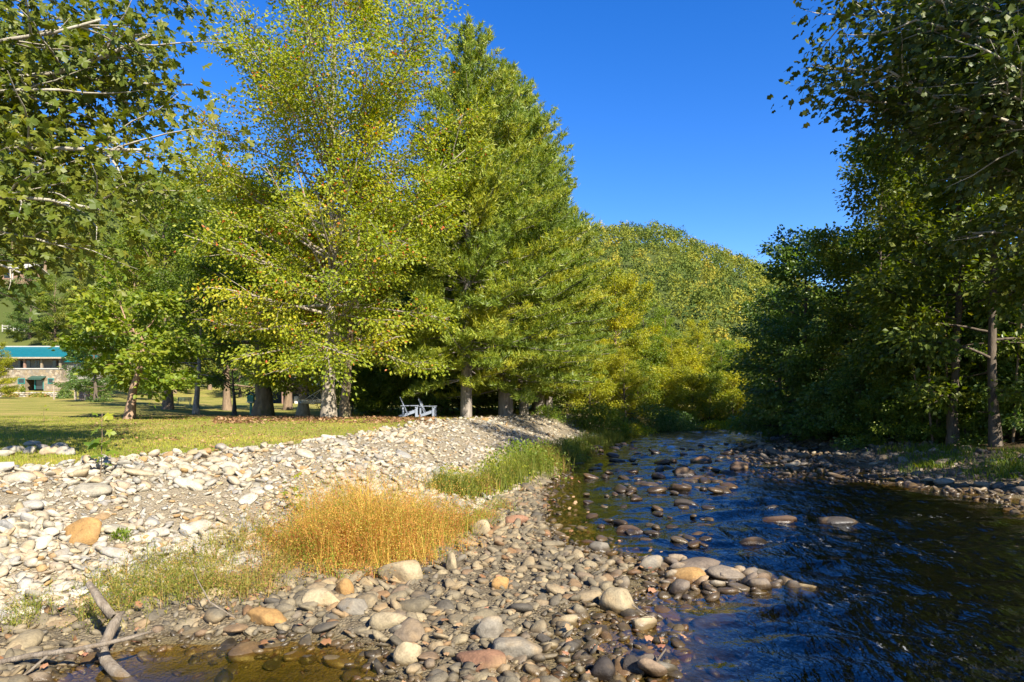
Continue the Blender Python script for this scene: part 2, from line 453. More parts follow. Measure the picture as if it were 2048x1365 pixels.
# ------------------------------------------------------------------ water
def water_mat():
    m, t, p, out = new_mat('river_water')
    pos = geo_pos(t)
    rough = attr(t, 'ripple'); foam = attr(t, 'foam'); dep = attr(t, 'depth')
    mp = t.nodes.new('ShaderNodeMapping'); mp.inputs['Scale'].default_value = (1.0, 0.55, 1.0)
    mp.inputs['Rotation'].default_value = (0, 0, math.radians(8))
    t.links.new(pos, mp.inputs[0])
    n1 = noise(t, 2.0, mp.outputs[0], 3, 0.55); n2 = noise(t, 7.0, mp.outputs[0], 3, 0.55); n3 = noise(t, 26.0, mp.outputs[0], 2, 0.5)
    h = math_n(t, 'ADD', math_n(t, 'MULTIPLY', n1, 1.0), math_n(t, 'ADD', math_n(t, 'MULTIPLY', n2, 0.38), math_n(t, 'MULTIPLY', n3, 0.10)))
    h = math_n(t, 'MULTIPLY', h, rough)
    b = t.nodes.new('ShaderNodeBump'); b.inputs['Strength'].default_value = 1.0; b.inputs['Distance'].default_value = 0.12
    t.links.new(h, b.inputs['Height'])
    gl = t.nodes.new('ShaderNodeBsdfGlossy'); gl.inputs['Roughness'].default_value = 0.10
    tr = t.nodes.new('ShaderNodeBsdfTransparent'); t.links.new(ramp(t, [(0.0, (0.95, 0.84, 0.60)), (0.10, (0.68, 0.60, 0.28)), (0.18, (0.34, 0.30, 0.17)), (0.30, (0.06, 0.07, 0.06))], dep), tr.inputs['Color'])
    fr = t.nodes.new('ShaderNodeFresnel')
    ior = math_n(t, 'ADD', math_n(t, 'MULTIPLY', rough, 0.95), 1.28)
    bf = t.nodes.new('ShaderNodeNewGeometry').outputs['Backfacing']       # light coming up through the surface meets the same ratio
    ex_ = math_n(t, 'SUBTRACT', 1.0, math_n(t, 'MULTIPLY', bf, 2.0))
    t.links.new(math_n(t, 'POWER', ior, ex_), fr.inputs['IOR'])
    t.links.new(b.outputs[0], gl.inputs['Normal']); t.links.new(b.outputs[0], fr.inputs['Normal'])
    mx = t.nodes.new('ShaderNodeMixShader')
    t.links.new(fr.outputs[0], mx.inputs[0]); t.links.new(tr.outputs[0], mx.inputs[1]); t.links.new(gl.outputs[0], mx.inputs[2])
    df = t.nodes.new('ShaderNodeBsdfDiffuse'); df.inputs['Color'].default_value = (0.75, 0.78, 0.8, 1)
    nf = noise(t, 7.0, mp.outputs[0], 6, 0.8)
    ff = math_n(t, 'MULTIPLY', foam, ramp(t, [(0.61, (0, 0, 0)), (0.75, (.85, .85, .85))], nf))
    m2 = t.nodes.new('ShaderNodeMixShader')
    t.links.new(ff, m2.inputs[0]); t.links.new(mx.outputs[0], m2.inputs[1]); t.links.new(df.outputs[0], m2.inputs[2])
    t.links.new(m2.outputs[0], out.inputs['Surface'])
    return m
M['water'] = water_mat()
wy = np.concatenate([np.arange(-12, 4, 0.5), np.arange(4, 14, 0.06), np.arange(14, 30, 0.09), np.arange(30, 66, 0.22)])
nw = 190
ca = np.minimum(xL(wy) - 1.0, np.interp(wy, [8, 22], [-6.5, 0.5])); cb = xR(wy) + 1.0
X = ca[:, None] + (cb - ca)[:, None] * np.linspace(0, 1, nw)[None]
Y = np.repeat(wy[:, None], nw, 1)
inr = np.minimum(X - xL(wy)[:, None], xR(wy)[:, None] - X)
ripple = 0.06 + 0.94 * sstep(0.0, 2.2, inr) * (0.55 + 0.45 * vnoise(X * 0.35, Y * 0.2, 33))
ripple = np.where(X < xL(wy)[:, None], 0.06, ripple)
depthw = np.clip(-ground(X, Y), 0, 1)
wx_, wy_ = X + .5 * fbm(X * .7, Y * .7, 47), Y + .5 * fbm(X * .7, Y * .7, 48)
Z = 2.4 * ripple * (0.060 * (vnoise(wx_ * .9, wy_ * 1.6, 41) - .5) + 0.040 * (vnoise(wx_ * 2.0 + 9, wy_ * 3.4, 43) - .5) + 0.020 * (vnoise(wx_ * 4.2, wy_ * 6.5 + 5, 45) - .5))
FOAM = [(1610, 1092, 0.9), (1700, 1195, 0.9), (1680, 1085, 0.8), (1790, 1100, 1.0), (1900, 1035, 1.0), (1640, 1180, 0.25), (1300, 905, 1.2), (1270, 920, 0.8), (1480, 965, 0.5), (1850, 1290, 0.7), (1550, 1020, .6)]
foam = np.zeros_like(X)
for fx_, fy_, fr_ in FOAM:
    q = G(fx_, fy_, 0.0)
    foam = np.maximum(foam, np.exp(-((X - q[0]) / (fr_ * 0.9)) ** 2 - ((Y - q[1]) / (fr_ * 0.6)) ** 2))
V = np.stack([X, Y, Z], -1).reshape(-1, 3)
i = np.arange(len(wy) - 1)[:, None] * nw; j = np.arange(nw - 1)[None]
water = link('river_water', mesh('river_water', V, np.stack([i + j, i + j + 1, i + nw + j + 1, i + nw + j], -1).reshape(-1, 4), M['water'], True,
             extra={'ripple': ripple.ravel(), 'foam': foam.ravel(), 'depth': depthw.ravel()}), kind='structure')

# ------------------------------------------------------------------ stones
def ico(sub):
    import bmesh
    bm = bmesh.new(); bmesh.ops.create_icosphere(bm, subdivisions=sub, radius=1.0)
    V = np.array([v.co[:] for v in bm.verts]); F = np.array([[v.index for v in f.verts] for f in bm.faces]); bm.free()
    return V, F
I1, I2, I3 = ico(1), ico(2), ico(3)
def rock_shape(base, seed, cuts=7, sharp=0.0):
    r = np.random.default_rng(seed)
    V = base[0].copy()
    for _ in range(cuts):
        n = r.normal(size=3); n /= np.linalg.norm(n); d = r.uniform(0.55, 0.85)
        over = V @ n - d
        V = V - np.where(over > 0, over * (0.75 + 0.2 * sharp), 0)[:, None] * n
    for k in range(3):
        a = r.normal(size=3) * (1.5 + k); ph = r.uniform(0, 6.28)
        V = V * (1 + 0.05 * np.sin(V @ a + ph))[:, None]
    V -= (V.max(0) + V.min(0)) / 2
    return V / (V.max(0) - V.min(0)) , base[1]      # unit box
ROCK_HI = [rock_shape(I2, 100 + k, 5 + k % 5) for k in range(12)]
ROCK_LO = [rock_shape(I1, 200 + k, 6) for k in range(12)]
ROCK_XL = [rock_shape(I3, 300 + k, 8, 0.8) for k in range(10)]
rock_meshes = {}
def rock_mesh(k, matname):
    key = (k, matname)
    if key not in rock_meshes:
        V, F = ROCK_HI[k]
        rock_meshes[key] = mesh('stone', V, F, M[matname], True)
    return rock_meshes[key]

def scatter(parent, matkey, sampler, n_big, big, n_small, small, seed, lift=0.2, fixed=(), gap=0.8, pile=0.35):
    r = np.random.default_rng(seed)
    cells = {}
    chosen = []
    sizes = np.sort(big[0] * (big[1] / big[0]) ** (r.random(n_big) ** 2.0))[::-1]
    def ok(x, y, s):
        c = 0.5; ix, iy = int(x // c), int(y // c)
        for a in (-1, 0, 1):
            for b in (-1, 0, 1):
                for (qx, qy, qs) in cells.get((ix + a, iy + b), ()):
                    if (qx - x) ** 2 + (qy - y) ** 2 < (gap * 0.5 * (qs + s)) ** 2: return False
        return True
    for (x, y, s) in fixed: cells.setdefault((int(x // .5), int(y // .5)), []).append((x, y, s))
    for s in sizes:
        for _ in range(25):
            x, y = sampler(r)
            if ok(x, y, s):
                cells.setdefault((int(x // .5), int(y // .5)), []).append((x, y, s)); chosen.append((x, y, s)); break
    if chosen:
        A = np.array(chosen); gz = ground(A[:, 0], A[:, 1])
        gx = (ground(A[:, 0] + .15, A[:, 1]) - ground(A[:, 0] - .15, A[:, 1])) / .3
        gy = (ground(A[:, 0], A[:, 1] + .15) - ground(A[:, 0], A[:, 1] - .15)) / .3
        for (x, y, s), z, sx, sy in zip(chosen, gz, gx, gy):
            o = bpy.data.objects.new('stone', rock_mesh(int(r.integers(12)), matkey + '_o'))
            COL.objects.link(o); o.parent = parent
            hgt = s * r.uniform(0.22, 0.5)
            o.scale = (s * r.uniform(1.0, 1.3), s * r.uniform(0.5, 0.9), hgt)
            nrm = Vector((-sx * .8 + r.normal() * .2, -sy * .8 + r.normal() * .2, 1)).normalized()
            o.rotation_mode = 'QUATERNION'
            o.rotation_quaternion = nrm.to_track_quat('Z', 'Y') @ Matrix.Rotation(r.uniform(0, 6.28), 3, 'Z').to_quaternion()
            o.location = (x, y, z + hgt * lift)
    # the small ones: one mesh
    P = np.array([sampler(r) for _ in range(n_small)])
    s = small[0] * (small[1] / small[0]) ** (r.random(n_small) ** 1.35) * (.6 + .75 * vnoise(P[:, 0] * .9, P[:, 1] * .9, seed))
    z = ground(P[:, 0], P[:, 1])
    Vs, Fs, Rn, off = [], [], [], 0
    kk = r.integers(12, size=n_small)
    for k in range(24):
        lib = ROCK_HI + ROCK_LO
        idx = np.where((kk == k % 12) & ((s > small[0] + .74 * (small[1] - small[0])) == (k < 12)))[0]
        if len(idx) == 0: continue
        T, F = lib[k]
        th = r.uniform(0, 6.28, len(idx)); tilt = r.normal(size=(len(idx), 2)) * 0.32
        S = np.stack([s[idx], s[idx] * r.uniform(.55, 1, len(idx)), s[idx] * r.uniform(.3, .65, len(idx))], -1)
        L = T[None] * S[:, None]
        c_, s_ = np.cos(th)[:, None], np.sin(th)[:, None]
        x_ = L[..., 0] * c_ - L[..., 1] * s_; y_ = L[..., 0] * s_ + L[..., 1] * c_
        z_ = L[..., 2] + x_ * tilt[:, :1] + y_ * tilt[:, 1:]
        W = np.stack([x_ + P[idx, 0][:, None], y_ + P[idx, 1][:, None], z_ + z[idx][:, None] + (S[:, 2] * pile)[:, None] * r.uniform(0, 1, len(idx))[:, None]], -1)
        Vs.append(W.reshape(-1, 3))
        Fs.append((F[None] + (np.arange(len(idx)) * len(T))[:, None, None]).reshape(-1, 3) + off)
        Rn.append(np.repeat(r.random(len(idx)), len(T)))
        off += len(idx) * len(T)
    if n_small:
        link('small_stones', mesh('small_stones', np.concatenate(Vs), np.concatenate(Fs), M[matkey + '_a'], True, np.concatenate(Rn)), parent, kind='stuff')

def ysamp(r, a, b, p=2.0):
    """depths crowded towards the camera as the picture shows them"""
    t = r.random()
    return (a ** (1 - p) + t * (b ** (1 - p) - a ** (1 - p))) ** (1 / (1 - p))
def s_bank(r):
    y = ysamp(r, 6.8, 44, 1.75); a, b = float(xP(y)), float(xT(y)); return a - 0.2 + (b - a + 0.4) * r.random(), y
def s_bar(r):
    while True:
        y = ysamp(r, 4.6, 40, 2.3); a, b = float(xT(y)), float(xL(y))
        x = a + (b - a + 0.9) * r.random()
        if y > 8 or r.random() < .12 or float(ground(x, y)) > -.06: return x, y
def s_river(r):
    while True:
        if r.random() < 0.72:
            y = r.uniform(18, 42); x = 8.0 + (y - 19) * 0.28 + r.normal() * (1.5 + .07 * (y - 18))
        elif r.random() < 0.5:
            x, y = 2.9 + r.normal() * 0.9, 9.1 + r.normal() * .7
        else:
            y = ysamp(r, 6, 45, 1.6); x = r.uniform(float(xL(y)), float(xR(y)))
            if r.random() < 0.7: continue
        if float(xL(y)) < x < float(xR(y)): return x, y
def s_shore(r):
    y = ysamp(r, 9, 46, 1.7); a = float(xR(y)); return a - 0.6 + 5.2 * r.random() ** 1.2, y

# boulders that stand alone: photo pixel of the middle of the foot, width and height in pixels, material, label
def boulder(px, py, wpx, hpx, mat, label, seed, turn=0.0, name='boulder', parent=None, z=0.0, group=None, tilt=0.0):
    g = G(px, py, z) if z is not None else G(px, py)
    d = g[1]
    wd, ht = wpx / FPX * d, hpx / FPX * d
    V, F = ROCK_XL[seed % 10]
    me = mesh(name, V * np.array([wd, wd * 0.72, ht * 1.3]), F, M[mat], True)
    o = link(name, me, parent, label, 'boulder' if label and parent is None else None, group)
    gz = float(ground(g[0], d + wd * .3))
    o.location = (g[0], d + wd * 0.3, max(gz, g[2] - 0.12) + ht * 0.3 if z is not None else g[2] + ht * 0.27)
    o.rotation_euler = (0, tilt, turn)
    fixed.append((g[0], d + wd * .3, wd * .8))
    return o
fixed = []
RB = [
 (1372, 952, 46, 26, 'brown_boulder', 'brown humped boulder breaking the riffle below the rust-red boulder'),
 (1405, 926, 40, 22, 'rust_boulder', 'rust-red rounded boulder at the head of the rocky shoal'),
 (1482, 940, 44, 24, 'brown_boulder', 'dark rounded boulder among the cobbles of the rocky shoal'),
 (1378, 1012, 58, 24, 'black_boulder', 'dark pointed boulder alone in blue midstream water'),
 (1566, 1046, 88, 24, 'brown_boulder', 'long flat brown boulder lying across the midstream current'),
 (1634, 1038, 52, 16, 'black_boulder', 'low dark boulder wedged between two long flat boulders midstream'),
 (1686, 1050, 78, 28, 'black_boulder', 'long dark slab-shaped boulder at the end of the midstream row'),
 (1545, 1018, 42, 18, 'black_boulder', 'small dark round boulder upstream of the long flat brown one'),
 (1515, 1088, 66, 24, 'black_boulder', 'dark wedge-shaped boulder with a streak of foam beside it'),
 (1690, 1084, 88, 16, 'black_boulder', 'broad dark boulder barely awash in the current'),
 (1266, 1064, 66, 24, 'brown_boulder', 'brown boulder with a dark flat neighbour off the cobble bar'),
 (1376, 1168, 82, 36, 'ochre_boulder', 'bright ochre oblong boulder among wet cobbles in the shallows'),
 (1612, 1182, 68, 30, 'cream_boulder', 'tan boulder with a sloping tail standing alone in dark blue water'),
 (1530, 1150, 62, 26, 'grey_boulder', 'grey domed boulder at the outer end of the shallows'),
 (1306, 1144, 54, 32, 'grey_boulder', 'grey-brown domed boulder beside the pools of the shallows'),
 (1240, 1228, 76, 48, 'cream_boulder', 'big round pale boulder with a crack at the edge of the bar'),
 (1292, 1258, 56, 32, 'cream_boulder', 'pale rounded boulder next to the big cracked round one'),
 (1446, 1226, 62, 26, 'cream_boulder', 'flat-topped tan boulder at the downstream end of the shallows'),
 (1418, 1242, 60, 26, 'grey_boulder', 'lumpy grey-tan boulder resting against a flat-topped tan one'),
 (1210, 1362, 52, 48, 'black_boulder', 'angular wet black boulder at the tip of the cobble bar'),
 (1270, 1348, 46, 40, 'black_boulder', 'pointed black boulder standing in water by a dead twig'),
 (1524, 1246, 34, 14, 'black_boulder', 'small black stone just breaking the smooth dark water'),
 (1470, 1316, 40, 18, 'black_boulder', 'low black boulder alone in deep blue water off the bar'),
]
for k, (px, py, wp, hp, mt, lb) in enumerate(RB):
    boulder(px, py, wp, hp, mt, lb, k * 3 + 1, R.uniform(-.3, .3))
BB = [(798, 1166, 98, 42, 'cream_boulder', 'blocky pale boulder below the golden grass on the cobble bar'), (778, 1262, 78, 34, 'cream_boulder', 'smooth cream oval boulder amid grey cobbles'),
      (699, 1230, 70, 28, 'grey_boulder', 'grey flattened boulder beside the rusty shallows'), (979, 1282, 58, 50, 'grey_boulder', 'upright purple-grey boulder with a sunlit edge'),
      (1032, 1324, 110, 42, 'grey_boulder', 'long dark grey whale-backed boulder at the end of the bar'), (812, 1332, 58, 46, 'cream_boulder', 'tan barrel-shaped boulder by the brown pool'),
      (960, 1344, 106, 36, 'rust_boulder', 'flat red-brown boulder lying before the grey whale-backed one'), (640, 1212, 78, 32, 'cream_boulder', 'tan wedge-shaped boulder among rust-stained pebbles'),
      (685, 1196, 40, 38, 'ochre_boulder', 'orange-tinted upright boulder next to the tan wedge'), (902, 1142, 24, 38, 'cream_boulder', 'small block-shaped stone standing on end on the bar'),
      (962, 1072, 40, 34, 'cream_boulder', 'pale block of stone at the reddish end of the golden grass'), (1034, 1052, 50, 22, 'rust_boulder', 'reddish brown flat boulder on the upper bar by the weeds'),
      (1201, 1108, 50, 22, 'grey_boulder', 'grey dome-shaped boulder at the water side of the bar'), (1137, 1256, 46, 24, 'cream_boulder', 'pale oval boulder between two small green pools'),
      (526, 1256, 86, 32, 'ochre_boulder', 'brown rounded boulder half in the shallow brown pool'), (1000, 1180, 38, 26, 'ochre_boulder', 'yellow faceted boulder in the middle of the bar')]
for k, (px, py, wp, hp, mt, lb) in enumerate(BB):
    boulder(px, py, wp, hp, mt, lb, k * 7 + 2, R.uniform(-.3, .3), z=None)
boulder(150, 1090, 84, 54, 'ochre_boulder', 'large ochre-brown slab of rock half sunk in the pale stone bank', 4, 0.1, z=None)
for k, (px, py, wp, hp) in enumerate([(18, 906, 46, 14), (52, 908, 34, 16), (92, 911, 38, 18), (118, 911, 46, 18), (58, 893, 30, 12), (112, 897, 32, 12), (2, 914, 36, 14), (80, 900, 30, 12)]):
    boulder(px, py, wp, hp, 'pale_o', 'pale rounded fieldstone in the little row on the lawn', k + 3, R.uniform(-.5, .5), 'fieldstone', z=None, group='fieldstones in a row on the lawn')

q = np.random.default_rng(15)
fixed_river = []
for k in range(180):
    if k < 130: px, py = q.uniform(1180, 1470), q.uniform(884, 985)
    else: px, py = q.uniform(1140, 1420), q.uniform(985, 1090)
    g = G(px, py, 0.0)
    if not (float(xL(g[1])) + .1 < g[0] < float(xR(g[1])) - .3): continue
    s_ = q.uniform(.16, .52) * (1.0 if k < 130 else .6)
    if k % 3 == 0: fixed_river.append((g[0], g[1], s_))
    o = link('stone', rock_mesh(int(q.integers(12)), 'wet_o'), river_bed)
    o.scale = (s_ * 1.25, s_ * .8, s_ * .45); o.location = (g[0], g[1], s_ * q.uniform(-.08, .10)); o.rotation_euler = (q.normal() * .15, q.normal() * .15, q.uniform(0, 6.28))
for (x_, y_, s_) in fixed_river + [(f_[0], f_[1] - f_[2] * .35, f_[2]) for f_ in fixed[:len(RB)]]:      # broken water below the stones that stand in the current
    foam = np.maximum(foam, .95 * np.exp(-((X - x_ - .25 * s_) / (s_ * .75)) ** 2 - ((Y - y_ + .3 * s_) / (s_ * .6)) ** 2) * sstep(.3, .8, ripple))
water.data.attributes['foam'].data.foreach_set('value', foam.ravel().astype(np.float32))
scatter(stone_bank, 'pale', s_bank, 300, (0.13, 0.50), 17000, (0.03, 0.23), 11, fixed=fixed, pile=0.5)
scatter(gravel_bar, 'tan', s_bar, 300, (0.16, 0.44), 12000, (0.03, 0.22), 12, fixed=fixed, pile=0.2, lift=.06)
scatter(river_bed, 'dark', s_river, 130, (0.24, 0.60), 2600, (0.08, 0.3), 13, fixed=fixed, lift=0.34, pile=.7)
scatter(cobble_shore, 'dark', s_shore, 300, (0.22, 0.55), 4000, (0.08, 0.3), 14, fixed=fixed)

# ------------------------------------------------------------------ foliage
def unit(a): return a / (np.linalg.norm(a, axis=-1, keepdims=True) + 1e-9)
LEAF_OVAL = (np.array([[0, 0, 0], [.45, .34, .07], [1, 0, -.08], [.45, -.34, .07]]), np.array([[0, 2, 1], [0, 3, 2]]))
_mo = [(.04, .04), (-.08, .40), (.22, .27), (.46, .66), (.52, .24), (.72, .27), (1.02, 0), (.72, -.27), (.52, -.24), (.46, -.66), (.22, -.27), (-.08, -.40)]
LEAF_LOBED = (np.array([[.36, 0, .0]] + [[x, y, -.30 * (x - .4) ** 2 - .45 * abs(y) ** 1.5 + .06 * math.sin(9 * x + 5 * y) + .05] for x, y in _mo]),
              np.array([[0, i + 2 if i < 11 else 1, i + 1] for i in range(12)]))
_ho = [(0, 0), (-.08, .2), (.08, .42), (.36, .44), (.7, .26), (1.0, 0), (.7, -.26), (.36, -.44), (.08, -.42), (-.08, -.2)]
_m6 = [(.0, .0), (.12, .42), (.36, .24), (.62, .44), (1.0, 0), (.62, -.44), (.36, -.24), (.12, -.42)]
LEAF_STAR = (np.array([[x, y, -.3 * (x - .4) ** 2 - .35 * abs(y) ** 1.5] for x, y in _m6]), np.array([[0, 2, 1], [2, 4, 3], [0, 6, 2], [2, 6, 4], [6, 5, 4], [0, 7, 6]]))
LEAF_HEART = (np.array([[.3, 0, .05]] + [[x, y, -.15 * abs(y)] for x, y in _ho]), np.array([[0, i + 2 if i < 9 else 1, i + 1] for i in range(10)]))

def leaves(P, fwd, nrm, size, tmpl, rnd):
    T, F = tmpl
    f = unit(fwd); n = nrm - (nrm * f).sum(-1, keepdims=True) * f; n = unit(n); s = np.cross(n, f)
    V = P[:, None] + size[:, None, None] * (T[None, :, :1] * f[:, None] + T[None, :, 1:2] * s[:, None] + T[None, :, 2:] * n[:, None])
    Fa = (F[None] + (np.arange(len(P)) * len(T))[:, None, None]).reshape(-1, F.shape[1])
    return V.reshape(-1, 3), Fa, np.repeat(rnd, len(T))

def grow(p0, d0, L, n, r, up=0.0, wig=0.12, grav=0.0):
    P = [np.array(p0, float)]; d = np.array(d0, float); d /= np.linalg.norm(d)
    for k in range(n):
        d = d + np.array([0, 0, up - grav * k / n]) + r.normal(size=3) * wig
        d /= np.linalg.norm(d); P.append(P[-1] + d * L / n)
    return np.array(P)

def at_path(P, s):
    k = s * (len(P) - 1); i = int(min(k, len(P) - 2)); f = k - i
    return P[i] * (1 - f) + P[i + 1] * f, P[i + 1] - P[i]

def make_tree(seed, H, r0, c0, R0, env, nl=26, nleaf=9000, lsize=.16, tmpl=LEAF_OVAL, el=(10, 60), up=.03, grav=0.0, lean=(0, 0), sub=2.2, spread=.28,
              extra=(), flat=.55, trunk_pts=None, sides=9, red=0.0, top=0.97, wig=.05, hue=(0, 1), jit=.55, updown=.7):
    r = np.random.default_rng(seed)
    n = 14
    if trunk_pts is None:
        z = np.linspace(0, H, n + 1)
        wob = np.cumsum(r.normal(size=(n + 1, 2)) * wig * H / n, 0); wob -= wob[0]
        T = np.stack([wob[:, 0] + lean[0] * (z / H) ** 1.4, wob[:, 1] + lean[1] * (z / H) ** 1.4, z], -1)
    else:
        T = np.array(trunk_pts, float); H = T[-1, 2]
    q = np.linspace(0, 1, len(T))
    rad = r0 * (1 - .93 * q ** .85) + r0 * .45 * np.exp(-q * H / .35)
    T2 = T.copy(); T2[0, 2] -= .25
    wood = [tube(T2, rad, sides)]
    limbs = []
    for k in range(nl):
        t = c0 + (top - c0) * ((k + r.uniform(-.3, .3)) / nl); t = min(max(t, c0), top)
        p, _ = at_path(T, t)
        az = k * 2.4 + r.normal() * .4
        e = math.radians(el[0] + (el[1] - el[0]) * ((t - c0) / (1 - c0)) ** 1.2 + r.normal() * 7)
        L = R0 * env((t - c0) / (1 - c0)) * r.uniform(.75, 1.15) + .3
        d = np.array([math.cos(az) * math.cos(e), math.sin(az) * math.cos(e), math.sin(e)])
        rr = r0 * (1 - .93 * t ** .85) * .42
        limbs.append((grow(p, d, L, 7, r, up, .10, grav), L, max(rr, .012)))
    for (a, b, rr) in extra:
        a = np.array(a, float); b = np.array(b, float); L = np.linalg.norm(b - a)
        P = grow(a, (b - a) + np.array([0, 0, .15 * L]), L, 8, r, -.02, .07)
        P += np.linspace(0, 1, 9)[:, None] * (b - P[-1])
        limbs.append((P, L * 1.0, rr))
    AN, AD, AC, AW = [], [], [], []
    for P, L, rr in limbs:
        wood.append(tube(P, np.linspace(rr, rr * .22, len(P)), 5))
        ns = max(3, int(sub * L))
        ch = r.random()
        for s_ in range(ns):
            s = r.uniform(.22, 1.0); p, d = at_path(P, s); d = d / np.linalg.norm(d)
            a = r.uniform(.4, 1.1) * (1 if s_ % 2 else -1)
            dd = np.array([d[0] * math.cos(a) - d[1] * math.sin(a), d[0] * math.sin(a) + d[1] * math.cos(a), d[2] * .6 + r.normal() * .3])
            l = max(.35, L * r.uniform(.18, .42) * (1.25 - .7 * s))
            Q = grow(p, dd, l, 4, r, up * .5, .14, grav * .5)
            wood.append(tube(Q, np.linspace(rr * .3, .004, 5), 3))
            na = max(3, int(l / .22))
            for m_ in range(na):
                pp, d2 = at_path(Q, .25 + .75 * (m_ + r.random()) / na)
                AN.append(pp); AD.append(d2); AC.append(np.clip(ch * .6 + r.random() * .4, 0, 1)); AW.append(1.0)
        for m_ in range(max(2, int(L * .8))):
            pp, d2 = at_path(P, r.uniform(.55, 1)); AN.append(pp); AD.append(d2); AC.append(ch); AW.append(.7)
    AN, AD, AC = np.array(AN), unit(np.array(AD)), np.array(AC)
    idx = r.choice(len(AN), nleaf, p=np.array(AW) / sum(AW))
    off = np.clip(r.normal(size=(nleaf, 3)), -1.7, 1.7) * spread * np.array([1, 1, flat])
    P = AN[idx] + off
    fw = AD[idx] * .6 + unit(off) * .7 + r.normal(size=(nleaf, 3)) * .35 + np.array([0, 0, -.35])
    nr = np.array([0, 0, updown]) + r.normal(size=(nleaf, 3)) * jit + np.stack([AN[idx, 0] - T[-1, 0], AN[idx, 1] - T[-1, 1], np.zeros(nleaf)], -1) / (R0 + 1e-3) * .35
    rn = np.clip(AC[idx] * .5 + r.random(nleaf) * .5, 0, 1) * (hue[1] - hue[0]) + hue[0]
    if red > 0:
        k = r.random(nleaf) < red * (.4 + 1.2 * AC[idx]); rn = np.where(k, r.uniform(.93, 1, nleaf), rn * .9)
    V, F, A = leaves(P, fw, nr, lsize * r.uniform(.65, 1.2, nleaf), tmpl, rn)
    W = merge(wood)
    return W, (V, F, A)

TREES = []
def tree_obj(name, built, bark, leafm, loc, label, group=None, rz=0.0, scale=1.0, cat='tree'):
    (WV, WF), (V, F, A) = built[0], built[1]
    if not isinstance(built, list):
        built_m = [mesh(name + '_trunk', WV, WF, bark, True), mesh(name + '_crown', V, F, leafm, False, A)]
    else:
        built_m = built
    o = link(name, None, None, label, cat, group, None, tuple(loc), rz)
    o.empty_display_size = .3
    o.scale = (scale,) * 3 if np.isscalar(scale) else scale
    link('trunk', built_m[0], o); link('crown', built_m[1], o)
    return o, built_m
def copy_tree(ms, name, loc, label, group, rz, scale, cat='tree'):
    o = link(name, None, None, label, cat, group, None, tuple(loc), rz)
    o.scale = (scale,) * 3 if np.isscalar(scale) else scale
    link('trunk', ms[0], o); c = link('crown', ms[1], o)
    if len(ms) > 2:
        c.material_slots[0].link = 'OBJECT'; c.material_slots[0].material = ms[2]
    return o

B = {}
B['maple'] = bark_mat('maple_bark', (0.13, 0.10, 0.075), (0.38, 0.33, 0.26), 8, (0.15, 0.12, 0.08))
B['brown'] = bark_mat('brown_bark', (0.10, 0.07, 0.045), (0.24, 0.17, 0.11), 8)
B['red'] = bark_mat('reddish_bark', (0.16, 0.09, 0.05), (0.36, 0.25, 0.17), 8)
B['pine'] = bark_mat('pine_bark', (0.12, 0.10, 0.085), (0.30, 0.26, 0.22), 9)
B['dark'] = bark_mat('dark_bark', (0.05, 0.04, 0.03), (0.14, 0.11, 0.08), 7)
B['syc'] = bark_mat('sycamore_bark', (0.20, 0.17, 0.12), (0.42, 0.39, 0.32), 3)
B['moss'] = bark_mat('mossy_bark', (0.10, 0.075, 0.05), (0.26, 0.20, 0.13), 6, (0.10, 0.11, 0.03))
L = {}
L['maple'] = leaf_mat('maple_leaf', [(0.0, (0.10, 0.155, 0.012)), (0.35, (0.18, 0.215, 0.014)), (0.65, (0.29, 0.285, 0.016)), (0.88, (0.39, 0.31, 0.022)), (0.94, (0.40, 0.17, 0.03)), (1.0, (0.42, 0.09, 0.03))], .45)
L['syc'] = leaf_mat('sycamore_leaf', [(0.0, (0.06, 0.095, 0.010)), (0.4, (0.11, 0.14, 0.012)), (0.75, (0.18, 0.18, 0.014)), (1.0, (0.28, 0.23, 0.02))], .36, gain=.85)
L['osyc'] = leaf_mat('backlit_overhang_leaf', [(0.0, (0.03, 0.05, 0.010)), (0.45, (0.055, 0.08, 0.012)), (0.8, (0.10, 0.11, 0.015)), (0.95, (0.17, 0.13, 0.02)), (1.0, (0.22, 0.11, 0.04))], .3, gain=1.0)  # sycamore leaf darkened; the backlit shade of the boughs is in its colour
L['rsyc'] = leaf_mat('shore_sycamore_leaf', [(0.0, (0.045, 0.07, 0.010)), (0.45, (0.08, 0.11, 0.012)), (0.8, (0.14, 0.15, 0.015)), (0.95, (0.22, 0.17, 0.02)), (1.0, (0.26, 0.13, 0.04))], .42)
L['green'] = leaf_mat('green_leaf', [(0.0, (0.06, 0.10, 0.010)), (0.5, (0.11, 0.15, 0.014)), (0.85, (0.20, 0.205, 0.018)), (1.0, (0.30, 0.24, 0.03))], .42)
L['bright'] = leaf_mat('bright_leaf', [(0.0, (0.07, 0.12, 0.012)), (0.5, (0.13, 0.175, 0.016)), (1.0, (0.24, 0.24, 0.02))], .45)
L['yellow'] = leaf_mat('yellow_leaf', [(0.0, (0.13, 0.165, 0.012)), (0.5, (0.24, 0.24, 0.014)), (0.85, (0.36, 0.31, 0.018)), (1.0, (0.44, 0.30, 0.03))], .45)
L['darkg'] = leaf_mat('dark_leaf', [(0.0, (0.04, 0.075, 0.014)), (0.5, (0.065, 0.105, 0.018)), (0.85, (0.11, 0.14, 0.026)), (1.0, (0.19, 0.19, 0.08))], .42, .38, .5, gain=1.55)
L['forest'] = leaf_mat('forest_leaf', [(0.0, (0.045, 0.075, 0.015)), (0.3, (0.09, 0.115, 0.018)), (0.6, (0.155, 0.165, 0.02)), (0.85, (0.24, 0.21, 0.025)), (1.0, (0.34, 0.23, 0.03))], .3)
